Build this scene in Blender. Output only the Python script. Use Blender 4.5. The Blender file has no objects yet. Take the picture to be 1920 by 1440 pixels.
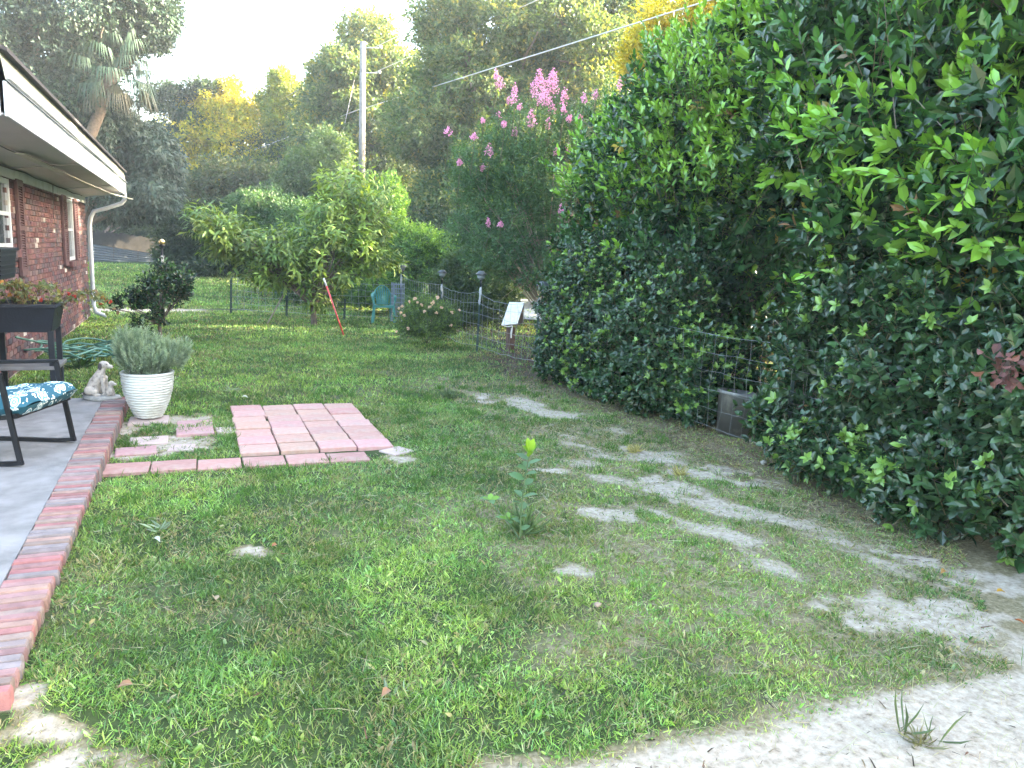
import bpy, math
import numpy as np
from mathutils import Matrix

# ------------------------------------------------------------------ camera, sky, sun, exposure
SC = bpy.context.scene
COL = SC.collection
F_PX, PITCH, ROLL, YAW = 1420.0, math.radians(9.8), math.radians(2.5), math.radians(23.0)
CAM = np.array([0.0, 0.0, 1.7])
_f = np.array([math.sin(YAW)*math.cos(PITCH), math.cos(YAW)*math.cos(PITCH), -math.sin(PITCH)])
_r0 = np.array([math.cos(YAW), -math.sin(YAW), 0.0]); _u0 = np.cross(_r0, _f)
_r = _r0*math.cos(ROLL) + _u0*math.sin(ROLL); _u = -_r0*math.sin(ROLL) + _u0*math.cos(ROLL)
cd = bpy.data.cameras.new('camera'); cam = bpy.data.objects.new('camera', cd); COL.objects.link(cam)
cam.matrix_world = Matrix(((_r[0], _u[0], -_f[0], CAM[0]), (_r[1], _u[1], -_f[1], CAM[1]), (_r[2], _u[2], -_f[2], CAM[2]), (0, 0, 0, 1)))
cd.sensor_width = 36.0; cd.lens = F_PX/1920*36.0; cd.clip_start = 0.05; cd.clip_end = 2000
SC.camera = cam

SUN_EL, SUN_AZ = math.radians(15.0), math.radians(-12.0)      # azimuth measured from +X towards +Y
w = bpy.data.worlds.new('World'); SC.world = w; w.use_nodes = True
nt = w.node_tree; bg = nt.nodes['Background']
sky = nt.nodes.new('ShaderNodeTexSky'); sky.sky_type = 'NISHITA'; sky.sun_disc = False
sky.sun_elevation = SUN_EL; sky.sun_rotation = math.pi/2 - SUN_AZ
sky.air_density = 1.0; sky.dust_density = 4.0; sky.ozone_density = 1.0
nt.links.new(sky.outputs[0], bg.inputs[0]); bg.inputs[1].default_value = 0.15
sd = bpy.data.lights.new('sun', 'SUN'); sd.energy = 5.0; sd.angle = math.radians(0.5); sd.color = (1.0, 0.87, 0.66)
sun = bpy.data.objects.new('sun', sd); COL.objects.link(sun)
_s = np.array([math.cos(SUN_EL)*math.cos(SUN_AZ), math.cos(SUN_EL)*math.sin(SUN_AZ), math.sin(SUN_EL)])
from mathutils import Vector
sun.rotation_euler = Vector(_s).to_track_quat('Z', 'Y').to_euler()
SC.view_settings.view_transform = 'Standard'; SC.view_settings.look = 'None'
SC.view_settings.exposure = 4.0; SC.view_settings.gamma = 1.0
SC.view_settings.use_white_balance = True; SC.view_settings.white_balance_temperature = 6800; SC.view_settings.white_balance_tint = 10
SC.render.engine = 'CYCLES'
SC.cycles.max_bounces = 6; SC.cycles.diffuse_bounces = 3; SC.cycles.glossy_bounces = 2
SC.cycles.transmission_bounces = 4; SC.cycles.transparent_max_bounces = 8
SC.cycles.use_denoising = True
SC.cycles.volume_bounces = 0

# ------------------------------------------------------------------ maths helpers
def ray(px, py): return _f + _r*(px-960)/F_PX - _u*(py-720)/F_PX
def gnd(px, py, z=0.0):
    d = ray(px, py); return CAM + d*(z-CAM[2])/d[2]
def atx(px, py, X):
    d = ray(px, py); return CAM + d*X/d[0]
def aty(px, py, Y):
    d = ray(px, py); return CAM + d*Y/d[1]
def atd(px, py, D): return CAM + ray(px, py)*D

def hash3(ix, iy, iz, seed=0):
    h = (ix.astype(np.int64)*374761393 + iy.astype(np.int64)*668265263 + iz.astype(np.int64)*2147483647 + seed*1274126177) & 0x7fffffff
    h = ((h ^ (h >> 13))*1274126177) & 0x7fffffff
    h = ((h ^ (h >> 16))*374761393) & 0x7fffffff
    return (h ^ (h >> 11)).astype(np.float64) % 65536 / 65535.0
def noise(x, y, z=None, seed=0):
    x = np.asarray(x, float); y = np.asarray(y, float); z = np.zeros_like(x) if z is None else np.asarray(z, float)
    x0, y0, z0 = np.floor(x), np.floor(y), np.floor(z)
    fx, fy, fz = x-x0, y-y0, z-z0
    fx, fy, fz = fx*fx*(3-2*fx), fy*fy*(3-2*fy), fz*fz*(3-2*fz)
    r = 0
    for a in (0, 1):
        for b in (0, 1):
            for c in (0, 1):
                r = r + hash3(x0+a, y0+b, z0+c, seed)*(fx if a else 1-fx)*(fy if b else 1-fy)*(fz if c else 1-fz)
    return r
def fbm(x, y, z=None, seed=0, o=3):
    s = 0; a = .5; t = 0
    for i in range(o):
        k = 2.03**i
        s = s + a*noise(np.asarray(x)*k, np.asarray(y)*k, None if z is None else np.asarray(z)*k, seed+i); t += a; a *= .5
    return s/t
def nrm(v): return v/np.maximum(np.linalg.norm(v, axis=-1, keepdims=True), 1e-9)
def sst(a, b, x):
    t = np.clip((x-a)/(b-a), 0, 1); return t*t*(3-2*t)
RNG = np.random.default_rng

# ------------------------------------------------------------------ objects
def tag(o, label=None, cat=None, group=None, kind=None):
    if label: o['label'] = label
    if cat: o['category'] = cat
    if group: o['group'] = group
    if kind: o['kind'] = kind
    return o
def empty(name, loc, label, cat, group=None):
    o = bpy.data.objects.new(name, None); COL.objects.link(o); o.location = tuple(float(a) for a in loc); o.empty_display_size = .1
    return tag(o, label, cat, group)
def origin(o):
    v = np.zeros(3)
    while o is not None:
        v = v + np.array(o.location); o = o.parent
    return v
def mesh_np(name, V, faces, mat, parent=None, col=None, smooth=False, loc=None, mats=None, midx=None, attr=None):
    """V (n,3) world coordinates; faces a list of int arrays (m,k)."""
    V = np.asarray(V, float)
    org = origin(parent) if parent is not None else np.zeros(3)
    l = np.zeros(3) if loc is None else np.asarray(loc, float) - org
    V = V - org - l
    me = bpy.data.meshes.new(name)
    me.vertices.add(len(V)); me.vertices.foreach_set('co', V.astype(np.float32).ravel())
    faces = [np.asarray(f, np.int32) for f in faces if len(f)]
    nl = sum(f.size for f in faces); nf = sum(len(f) for f in faces)
    me.loops.add(nl); me.loops.foreach_set('vertex_index', np.concatenate([f.ravel() for f in faces]))
    me.polygons.add(nf)
    tot = np.concatenate([np.full(len(f), f.shape[1], np.int32) for f in faces])
    st = np.concatenate([[0], np.cumsum(tot)[:-1]]).astype(np.int32)
    me.polygons.foreach_set('loop_start', st)
    me.polygons.foreach_set('use_smooth', np.full(nf, smooth))
    me.update(calc_edges=True)
    if col is not None:
        a = me.color_attributes.new('Col', 'FLOAT_COLOR', 'POINT')
        c = np.ones((len(V), 4), np.float32); c[:, :3] = col; a.data.foreach_set('color', c.ravel())
    me.materials.append(mat)
    me.validate(clean_customdata=False)
    o = bpy.data.objects.new(name, me); COL.objects.link(o); o.location = tuple(l)
    if parent is not None: o.parent = parent
    return o
def scatter(tmpl, P, M, C):
    """tmpl=(verts (k,3), [faces]); P (n,3), M (n,3,3) columns=axes*scale, C (n,3) or (n,k,3)"""
    T, Fs = tmpl; T = np.asarray(T, float); k = len(T); n = len(P)
    V = np.einsum('nij,kj->nki', M, T) + P[:, None, :]
    off = (np.arange(n)*k)[:, None, None]
    fs = [(np.asarray(f, int)[None] + off).reshape(-1, len(f[0])) for f in Fs]
    if C.ndim == 2: C = np.repeat(C[:, None, :], k, 1)
    return V.reshape(-1, 3), fs, C.reshape(-1, 3)
def join(parts):
    Vs, Fd, Cs, o = [], {}, [], 0
    for V, fs, C in parts:
        Vs.append(V); Cs.append(C)
        for f in fs: Fd.setdefault(f.shape[1], []).append(f+o)
        o += len(V)
    return np.concatenate(Vs), [np.concatenate(v) for v in Fd.values()], np.concatenate(Cs)

class MB:
    def __init__(s): s.V = []; s.F = []; s.C = []
    def add(s, V, F, c=(1, 1, 1)):
        o = len(s.V); s.V += [tuple(v) for v in V]; s.F += [tuple(i+o for i in f) for f in F]; s.C += [c]*len(V); return s
    def box(s, c, d, R=None, c_=(1, 1, 1), taper=1.0, ch=0.0):
        c = np.array(c, float); h = np.array(d, float)/2
        vs = []
        for z in (-1, 1):
            t = taper if z < 0 else 1.0
            for x, y in ((-1, -1), (1, -1), (1, 1), (-1, 1)): vs.append([x*h[0]*t, y*h[1]*t, z*h[2]])
        vs = np.array(vs)
        fs = [(3, 2, 1, 0), (4, 5, 6, 7), (0, 1, 5, 4), (1, 2, 6, 5), (2, 3, 7, 6), (3, 0, 4, 7)]
        if R is not None: vs = vs @ np.array(R).T
        return s.add(vs+c, fs, c_)
    def bar(s, a, b, w, d, c_=(1, 1, 1), up=(0, 0, 1)):
        a = np.array(a, float); b = np.array(b, float); y = nrm(b-a); x = np.cross(y, up)
        if np.linalg.norm(x) < 1e-5: x = np.cross(y, (0, 1, 0))
        x = nrm(x); z = np.cross(x, y); R = np.stack([x, y, z], 1)
        return s.box((a+b)/2, (w, np.linalg.norm(b-a), d), R, c_)
    def tube(s, pts, r, n=8, c_=(1, 1, 1), caps=True):
        P = np.array(pts, float); m = len(P); r = np.broadcast_to(np.array(r, float), (m,))
        T = np.gradient(P, axis=0); T = nrm(T)
        ref = np.array([0, 0, 1.0]) if abs(T[0][2]) < .9 else np.array([1.0, 0, 0])
        u = nrm(np.cross(T[0], ref)); o = len(s.V)
        for i in range(m):
            u = nrm(u - T[i]*np.dot(u, T[i])); v = np.cross(T[i], u)
            for k in range(n):
                a = 2*math.pi*k/n; s.V.append(tuple(P[i] + r[i]*(math.cos(a)*u + math.sin(a)*v))); s.C.append(c_)
        for i in range(m-1):
            for k in range(n):
                k2 = (k+1) % n; s.F.append((o+i*n+k, o+i*n+k2, o+(i+1)*n+k2, o+(i+1)*n+k))
        if caps:
            s.F.append(tuple(o+k for k in reversed(range(n)))); s.F.append(tuple(o+(m-1)*n+k for k in range(n)))
        return s
    def lathe(s, prof, c, n=32, c_=(1, 1, 1), fn=None, R=None):
        o = len(s.V); c = np.array(c, float)
        for j, (r, z) in enumerate(prof):
            for k in range(n):
                a = 2*math.pi*k/n; rr, zz = (r, z) if fn is None else fn(r, z, a)
                v = np.array([rr*math.cos(a), rr*math.sin(a), zz])
                if R is not None: v = np.array(R) @ v
                s.V.append(tuple(v+c)); s.C.append(c_)
        for j in range(len(prof)-1):
            for k in range(n):
                k2 = (k+1) % n; s.F.append((o+j*n+k, o+j*n+k2, o+(j+1)*n+k2, o+(j+1)*n+k))
        if prof[0][0] > 1e-6: s.F.append(tuple(o+k for k in reversed(range(n))))
        if prof[-1][0] > 1e-6: s.F.append(tuple(o+(len(prof)-1)*n+k for k in range(n)))
        return s
    def ell(s, c, r, n=12, c_=(1, 1, 1), R=None):
        prof = [(max(1e-7, math.sin(math.pi*j/n)), -math.cos(math.pi*j/n)) for j in range(n+1)]
        M = np.diag(r) if R is None else np.array(R) @ np.diag(r)
        return s.lathe(prof, c, n*2, c_, R=M)
    def build(s, name, mat, parent=None, smooth=False, bevel=0, loc=None, auto=False):
        V = np.array(s.V); by = {}
        for f in s.F: by.setdefault(len(f), []).append(f)
        o = mesh_np(name, V, [np.array(v) for v in by.values()], mat, parent, np.array(s.C), smooth, loc)
        if bevel:
            b = o.modifiers.new('bevel', 'BEVEL'); b.width = bevel; b.segments = 2; b.limit_method = 'ANGLE'
        return o

# ------------------------------------------------------------------ materials
def newmat(name):
    m = bpy.data.materials.new(name); m.use_nodes = True; return m, m.node_tree, m.node_tree.nodes['Principled BSDF']
def N(nt, t, **k):
    n = nt.nodes.new(t)
    for a, b in k.items(): setattr(n, a, b)
    return n
def leafmat(name, rough=.45, tr=.35, spec=.5, tint=(1.25, 1.25, .45)):
    m, nt, p = newmat(name)
    a = N(nt, 'ShaderNodeAttribute', attribute_name='Col')
    nt.links.new(a.outputs['Color'], p.inputs['Base Color']); p.inputs['Roughness'].default_value = rough
    p.inputs['Specular IOR Level'].default_value = spec
    t = N(nt, 'ShaderNodeBsdfTranslucent'); mx = N(nt, 'ShaderNodeMixShader'); mx.inputs[0].default_value = tr
    mul = N(nt, 'ShaderNodeMix', data_type='RGBA', blend_type='MULTIPLY'); mul.inputs[0].default_value = 1
    nt.links.new(a.outputs['Color'], mul.inputs[6]); mul.inputs[7].default_value = (*tint, 1)
    nt.links.new(mul.outputs[2], t.inputs[0])
    nt.links.new(p.outputs[0], mx.inputs[1]); nt.links.new(t.outputs[0], mx.inputs[2])
    nt.links.new(mx.outputs[0], nt.nodes['Material Output'].inputs[0])
    return m
def plain(name, c, rough=.6, metal=0.0, var=.15, scale=8.0, bump=.0, bscale=60.0, spec=.5, attr=False, dirt=None, dscale=3.0, damt=.5):
    m, nt, p = newmat(name)
    p.inputs['Roughness'].default_value = rough; p.inputs['Metallic'].default_value = metal; p.inputs['Specular IOR Level'].default_value = spec
    tc = N(nt, 'ShaderNodeTexCoord'); n = N(nt, 'ShaderNodeTexNoise'); n.inputs['Scale'].default_value = scale; n.inputs['Detail'].default_value = 6
    nt.links.new(tc.outputs['Object'], n.inputs['Vector'])
    mr = N(nt, 'ShaderNodeMapRange'); mr.inputs[1].default_value = .3; mr.inputs[2].default_value = .7
    mr.inputs[3].default_value = 1-var; mr.inputs[4].default_value = 1+var
    nt.links.new(n.outputs[0], mr.inputs[0])
    mul = N(nt, 'ShaderNodeVectorMath', operation='SCALE')
    nt.links.new(mr.outputs[0], mul.inputs['Scale'])
    if attr:
        a = N(nt, 'ShaderNodeAttribute', attribute_name='Col'); nt.links.new(a.outputs['Color'], mul.inputs[0])
    else: mul.inputs[0].default_value = c[:3]
    out = mul.outputs[0]
    if dirt is not None:
        n2 = N(nt, 'ShaderNodeTexNoise'); n2.inputs['Scale'].default_value = dscale; n2.inputs['Detail'].default_value = 9; n2.inputs['Roughness'].default_value = .65
        nt.links.new(tc.outputs['Object'], n2.inputs['Vector'])
        r2 = N(nt, 'ShaderNodeMapRange'); r2.inputs[1].default_value = .5; r2.inputs[2].default_value = .68; r2.inputs[4].default_value = damt
        nt.links.new(n2.outputs[0], r2.inputs[0])
        mx = N(nt, 'ShaderNodeMix', data_type='RGBA'); nt.links.new(r2.outputs[0], mx.inputs[0]); nt.links.new(out, mx.inputs[6]); mx.inputs[7].default_value = (*dirt, 1)
        out = mx.outputs[2]
    nt.links.new(out, p.inputs['Base Color'])
    if bump:
        nb = N(nt, 'ShaderNodeTexNoise'); nb.inputs['Scale'].default_value = bscale; nb.inputs['Detail'].default_value = 5
        nt.links.new(tc.outputs['Object'], nb.inputs['Vector'])
        b = N(nt, 'ShaderNodeBump'); b.inputs['Strength'].default_value = bump; b.inputs['Distance'].default_value = .01
        nt.links.new(nb.outputs[0], b.inputs['Height']); nt.links.new(b.outputs[0], p.inputs['Normal'])
    return m
LAUREL = leafmat('glossy_leaf', .26, .2, .6)
SOFT = leafmat('soft_leaf', .5, .35, .4)
FAR = leafmat('tree_leaf', .5, .45, .35, (1.5, 1.35, .35))
GRASS = leafmat('grass_blade', .5, .35, .4)
PETAL = leafmat('petal', .6, .4, .2, (1.1, 1, 1.05))
BARK = plain('bark', (.13, .10, .08), .9, var=.35, scale=14, bump=.8, bscale=40)
BARK_PALE = plain('pale_bark', (.26, .2, .15), .85, var=.3, scale=14, bump=.5)
TWIGM = plain('twig', (.12, .08, .05), .9, var=.2)
BLACK = plain('black_metal', (.006, .0065, .009), .4, spec=.3, var=.2, scale=20)
BLACKPL = plain('dark_plastic', (.010, .014, .022), .5, spec=.3, var=.2, scale=9, bump=.2)
WHITEP = plain('white_paint', (.48, .53, .58), .4, var=.06, scale=4, dirt=(.24, .25, .25), dscale=3.5, damt=.55)
CREAM = plain('cream_fascia', (.42, .44, .38), .55, var=.08, scale=3, dirt=(.22, .22, .18), dscale=4, damt=.5)
SOFFITM = plain('soffit_panel', (.48, .47, .49), .6, var=.06, scale=2.5)
ROOFM = plain('shingle', (.07, .065, .07), .9, var=.4, scale=30, bump=.6)
BRICKM = plain('brick', (1, 1, 1), .85, var=.18, scale=16, bump=.5, bscale=90, attr=True, spec=.25)
MORTAR = plain('mortar', (.33, .29, .28), .95, var=.2, scale=30, bump=.4)
SHUT = plain('shutter_paint', (.085, .045, .05), .6, var=.15)
CONC = plain('concrete', (.22, .21, .205), .85, var=.28, scale=5, bump=.35, bscale=80, dirt=(.11, .105, .10), dscale=2.6, damt=.75)
PAVM = plain('paver', (1, 1, 1), .85, var=.1, scale=22, bump=.4, bscale=110, attr=True, spec=.3, dirt=(.40, .34, .28), dscale=5, damt=.6)
TEAL = plain('green_plastic', (.045, .26, .25), .4, var=.08)
WIREM = plain('galvanised_wire', (.28, .30, .31), .5, metal=.5, var=.25, scale=5)
GREENPOST = plain('green_steel', (.035, .07, .06), .6, var=.2)
GREYMET = plain('grey_metal', (.35, .38, .40), .4, metal=.4, var=.15)

# ------------------------------------------------------------------ terrain and its bare patches
_fr = np.array([math.sin(YAW), math.cos(YAW)]); _rt = np.array([math.cos(YAW), -math.sin(YAW)])
def blob(px, py, rx, ry):
    c = gnd(px, py)[:2]; a = gnd(px, py-ry)[:2]; b = gnd(px, py+ry)[:2]
    dep = c @ _fr
    return (c, rx*dep/F_PX, np.linalg.norm(a-b)/2)
SAND = [blob(*b) for b in [(912,745,26,9),(1000,757,42,12),(1240,912,58,20),(1325,882,66,13),(1145,962,64,20),(1080,1068,34,10),(1030,878,40,8),(1700,1145,150,34),
    (1850,1195,130,45),(1700,1040,90,18),(1860,1090,100,30),
    (75,1372,75,24),(210,1415,110,26),(120,1438,90,25),(330,828,60,14),(255,850,40,9),(235,800,40,16),(340,785,50,10),(755,860,36,7),(460,1030,45,9),
    (40,1330,30,20),(1400,905,60,9)]]
# the bare sandy drive at the lower right: everything nearer than this line of points
EDGE = np.array([gnd(px, py)[:2] for px, py in [(860,1470),(930,1440),(1080,1405),(1250,1380),(1430,1372),(1520,1345),(1640,1312),(1760,1290),(1860,1268),(1990,1250),(2300,1180)]])
def drive(x, y):
    yl = np.interp(x, EDGE[:, 0], EDGE[:, 1], left=-5, right=EDGE[-1, 1])
    return sst(-.10, .10, yl - y + .25*(fbm(x*2.3, y*2.3, seed=5)-.5))
def masks(x, y):
    """bare sand, leaf litter, dryness at a ground point"""
    wob = (fbm(x*3.1, y*3.1, seed=9)-.5)*.9 + (fbm(x*9, y*9, seed=12)-.5)*.7
    s = np.zeros_like(x)
    for c, ra, rb in SAND:
        dx = x-c[0]; dy = y-c[1]
        a = (dx*_rt[0] + dy*_rt[1])/ra; b = (dx*_fr[0] + dy*_fr[1])/rb
        s = np.maximum(s, 1 - sst(.1, 1.9, np.sqrt(a*a+b*b)))
    brk = fbm(x*7-y*3, y*9+x*4, seed=15, o=4)
    s = sst(.15, 1.15, s*1.1 + (brk-.5)*2.3)*sst(.02, .3, s)
    xc = 3.45 + .25*np.sin(y*1.1); band = np.exp(-((x-xc)/.62)**2)*sst(9.5, 7.5, y)*sst(1.8, 2.6, y)
    sc = sst(.47, .80, fbm(x*3.4+y*1.2, y*2.2, seed=17, o=5) + .16*band - .05)*np.clip(band*.95 + .30*sst(1.4, 3.0, x)*sst(9.5, 6.5, y), 0, 1)
    s = np.maximum(s, sc)
    s = np.maximum(s*.9, drive(x, y))
    path = .8*np.exp(-((y-20.1-.25*np.sin(x*1.3))/.55)**2)*sst(2.3, 1.0, x)*sst(-12, -3, x+0*y)
    s = np.maximum(s, sst(.3, .7, path + .25*wob))
    far = sst(22, 30, y)*sst(.60, .68, fbm(x*.35, y*.5, seed=21))*.7
    s = np.maximum(s, far)
    lit = sst(3.75, 4.45, x + .35*wob)*sst(14, 11, y)*sst(12, 8, x)
    lit = np.maximum(lit, sst(4.9, 5.4, x)*sst(30, 18, y)*.8)
    dry = sst(.1, 3.9, x - .18*(y-3) + 1.2*wob)*sst(13, 7, y)*.8 + .35*sst(.52, .7, fbm(x*1.1, y*1.1, seed=31))
    dry = np.maximum(dry, .8*sst(.5, .0, np.abs(y-2.35-.25*x))*sst(1.2, 2.4, x+.6))
    dry = np.maximum(dry, 1.1*sst(.03, .25, s)*sst(13, 9, y))
    return s, lit, np.clip(dry, 0, 1)
def gz(x, y):
    x = np.asarray(x, float); y = np.asarray(y, float)
    h = .018*np.clip(y-22, 0, 60) + .03*(fbm(x*.7, y*.7, seed=2)-.5) + .016*(fbm(x*4, y*4, seed=3)-.5)
    h = h + .05*sst(4.2, 6, x)*sst(20, 12, y)
    h = h + .06*sst(-.28, -.52, x)*sst(-2.2, -2.1, x)*sst(2.6, 3.0, y)*sst(5.9, 5.5, y)
    return h - .012
def coords(lo, hi, a, b, st):
    m = np.arange(a, b+1e-6, st); out = [m]
    d = st; v = b; r = []
    while v < hi: d *= 1.25; v += d; r.append(v)
    d = st; v = a; l = []
    while v > lo: d *= 1.25; v -= d; l.append(v)
    return np.concatenate([l[::-1], m, r])
gx = coords(-160, 160, -2.4, 6.2, .045); gy = coords(-60, 260, 1.3, 12, .045)
X, Y = np.meshgrid(gx, gy); Z = gz(X, Y)
sa, li, dr = masks(X, Y)
Z = Z + .009*(fbm(X*11, Y*11, seed=44)-.5)*np.maximum(sa, li)*(Y < 14)
V = np.stack([X.ravel(), Y.ravel(), Z.ravel()], 1)
nx = len(gx); ny = len(gy); idx = np.arange(nx*ny).reshape(ny, nx)
Fq = np.stack([idx[:-1, :-1].ravel(), idx[:-1, 1:].ravel(), idx[1:, 1:].ravel(), idx[1:, :-1].ravel()], 1)

m, nt, p = newmat('lawn_ground'); p.inputs['Roughness'].default_value = .95; p.inputs['Specular IOR Level'].default_value = .15
a = N(nt, 'ShaderNodeAttribute', attribute_name='Col'); sp = N(nt, 'ShaderNodeSeparateColor'); nt.links.new(a.outputs['Color'], sp.inputs[0])
tc = N(nt, 'ShaderNodeTexCoord')
def noi(sc, det=6, ro=.6):
    n = N(nt, 'ShaderNodeTexNoise'); n.inputs['Scale'].default_value = sc; n.inputs['Detail'].default_value = det; n.inputs['Roughness'].default_value = ro
    nt.links.new(tc.outputs['Object'], n.inputs['Vector']); return n.outputs[0]
def ramp(src, stops):
    r = N(nt, 'ShaderNodeValToRGB'); e = r.color_ramp.elements
    while len(e) < len(stops): e.new(.5)
    for q, (pos, c) in zip(e, stops): q.position = pos; q.color = (*c, 1)
    nt.links.new(src, r.inputs[0]); return r.outputs[0]
def mixc(f, c1, c2):
    x = N(nt, 'ShaderNodeMix', data_type='RGBA'); nt.links.new(f, x.inputs[0]); nt.links.new(c1, x.inputs[6]); nt.links.new(c2, x.inputs[7]); return x.outputs[2]
def thr(src, nz, k=.5, lo=.35, hi=.6):
    ad = N(nt, 'ShaderNodeMath', operation='MULTIPLY_ADD'); nt.links.new(nz, ad.inputs[0]); ad.inputs[1].default_value = k; nt.links.new(src, ad.inputs[2])
    mr = N(nt, 'ShaderNodeMapRange'); mr.interpolation_type = 'SMOOTHSTEP'; mr.inputs[1].default_value = lo+k*.5; mr.inputs[2].default_value = hi+k*.5
    nt.links.new(ad.outputs[0], mr.inputs[0]); return mr.outputs[0]
soil = ramp(noi(14), [(.3, (.028, .042, .016)), (.6, (.05, .075, .025)), (.75, (.10, .11, .055))])
sandc = ramp(noi(26, 9, .7), [(.3, (.15, .12, .085)), (.42, (.33, .28, .22)), (.62, (.47, .415, .34))])
litc = ramp(noi(60, 9, .8), [(.38, (.022, .016, .013)), (.52, (.06, .042, .034)), (.66, (.22, .175, .14))])
c = mixc(thr(sp.outputs[1], noi(7), .6), soil, litc)
drysoil = ramp(noi(40, 8, .7), [(.3, (.09, .08, .045)), (.5, (.20, .17, .10)), (.7, (.34, .29, .20))])
c = mixc(thr(sp.outputs[2], noi(22, 8, .7), .8, .2, .8), c, drysoil)
c = mixc(thr(sp.outputs[0], noi(34, 9, .75), 1.2, .28, .9), c, sandc)
nt.links.new(c, p.inputs['Base Color'])
b = N(nt, 'ShaderNodeBump'); b.inputs['Strength'].default_value = .5; b.inputs['Distance'].default_value = .015
nt.links.new(noi(55, 8, .7), b.inputs['Height']); nt.links.new(b.outputs[0], p.inputs['Normal'])
GROUNDM = m
ground = mesh_np('ground', V, [Fq], GROUNDM, None, np.stack([sa.ravel(), li.ravel(), dr.ravel()], 1), True)
tag(ground, 'sandy yard ground under the lawn with bare patches', 'ground', kind='structure')

# ------------------------------------------------------------------ patio slab and brick edging
mb = MB(); mb.box((-1.425, 5.66, 0.0), (1.15, 5.56, .2))
patio = mb.build('patio', CONC, bevel=.004); tag(patio, 'grey concrete patio slab beside the house', 'patio', kind='structure')
CH = .08
BR_T = ([(-.5,-.5,-.5),(.5,-.5,-.5),(.5,.5,-.5),(-.5,.5,-.5),(-.5,-.5,.40),(.5,-.5,.40),(.5,.5,.40),(-.5,.5,.40),(-.47,-.44,.5),(.47,-.44,.5),(.47,.44,.5),(-.47,.44,.5)],
        [[(0,1,5,4),(1,2,6,5),(2,3,7,6),(3,0,4,7),(4,5,9,8),(5,6,10,9),(6,7,11,10),(7,4,8,11),(8,9,10,11),(3,2,1,0)]])
def blocks(specs, rng, jit=.004):
    """specs: (center, dims, rotz, colour)"""
    P = np.array([s[0] for s in specs], float); n = len(P); M = np.zeros((n, 3, 3))
    for i, s in enumerate(specs):
        ca, sa_ = math.cos(s[2]), math.sin(s[2]); tx, ty = rng.normal(0, jit*2, 2)
        R = np.array([[ca, -sa_, tx], [sa_, ca, ty], [-tx, -ty, 1]]); M[i] = R @ np.diag(s[1])
    P[:, :3] += rng.normal(0, jit*.4, (n, 3))
    return scatter(BR_T, P, M, np.array([s[3] for s in specs], float))
rng = RNG(4)
pal = .72*np.array([(.30,.11,.11),(.27,.14,.15),(.22,.17,.185),(.31,.18,.155),(.20,.165,.185),(.34,.12,.13),(.25,.12,.13),(.23,.16,.145)])*np.array([1.04, 1, .88]) + .05
sp_ = []; y = 2.9
while y < 8.4:
    t = .058; c_ = pal[rng.integers(len(pal))]*rng.uniform(.85, 1.2)
    sp_.append(((-.742+rng.normal(0, .003), y+t/2, .045+rng.normal(0, .0025)), (.212, t-.0085, .125), rng.normal(0, .014), c_)); y += t
V, Fs, C = blocks(sp_, rng)
be = empty('brick_edging', (-.742, 5.65, 0), 'long strip of red and purple bricks edging the patio', 'brick edging')
mesh_np('bricks', V, Fs, BRICKM, be, C)
mb = MB(); mb.box((-.742, 5.65, -.01), (.206, 5.5, .085)); mb.build('mortar_bed', plain('edging_mortar', (.16, .14, .13), .95, var=.4, scale=25), be)
mb = MB(); mb.box((-.76, 2.80, -.03), (.2, .15, .1)); o = mb.build('edging_stone', CONC, None, bevel=.02)
tag(o, 'grey broken stone block at the near end of the brick edging', 'stone')

# ------------------------------------------------------------------ pavers
PG = 'pink concrete pavers set in the lawn'
ordn = ['first', 'second', 'third', 'fourth', 'fifth', 'sixth', 'seventh', 'eighth']
PV_X0, PV_Y0, PW, PH = .315, 6.28, .312, .272
pav_areas = []
def paver(x, y, w_, h_, rz, z, colr, label, seed):
    r = RNG(seed); o_ = (x, y, 0)
    V, Fs, C = blocks([((x, y, z-.025), (w_, h_, .05), rz, colr)], r, .003)
    o = mesh_np('paver', V, Fs, PAVM, None, C, loc=(x, y, z)); tag(o, label, 'paver', PG)
    o.data.materials[0] = PAVM; pav_areas.append((x, y, w_, h_))
for r_ in range(7):
    for c_ in range(4):
        rr = RNG(r_*10+c_+7)
        col = np.array((.46, .262, .225))*rr.uniform(.88, 1.12)*np.array([1, rr.uniform(.93, 1.1), rr.uniform(.95, 1.08)])
        skew = .035*c_ if c_ >= 2 else 0
        paver(PV_X0+PW*(c_+.5)+rr.normal(0, .004), PV_Y0+PH*(r_+.5)+rr.normal(0, .005)-.02*c_, PW-.012, PH-.012, rr.normal(0, .012)-.02*c_/3,
              .022+rr.uniform(-.004, .008), col, 'pink paver in the %s row of the lawn square, %s from the left' % (['front', 'second', 'third', 'fourth', 'fifth', 'sixth', 'back'][r_], ordn[c_]), r_*31+c_)
for k in range(6):
    rr = RNG(k+70); col = np.array((.41, .225, .195))*rr.uniform(.85, 1.1)
    paver(-.66+.165+.325*k, 6.10-.018*k, .312, .27, -.02+rr.normal(0, .015), .012+rr.uniform(-.004, .006), col,
          'pink paver in the front path row, %s from the brick edging' % ordn[k], 400+k)
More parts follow.
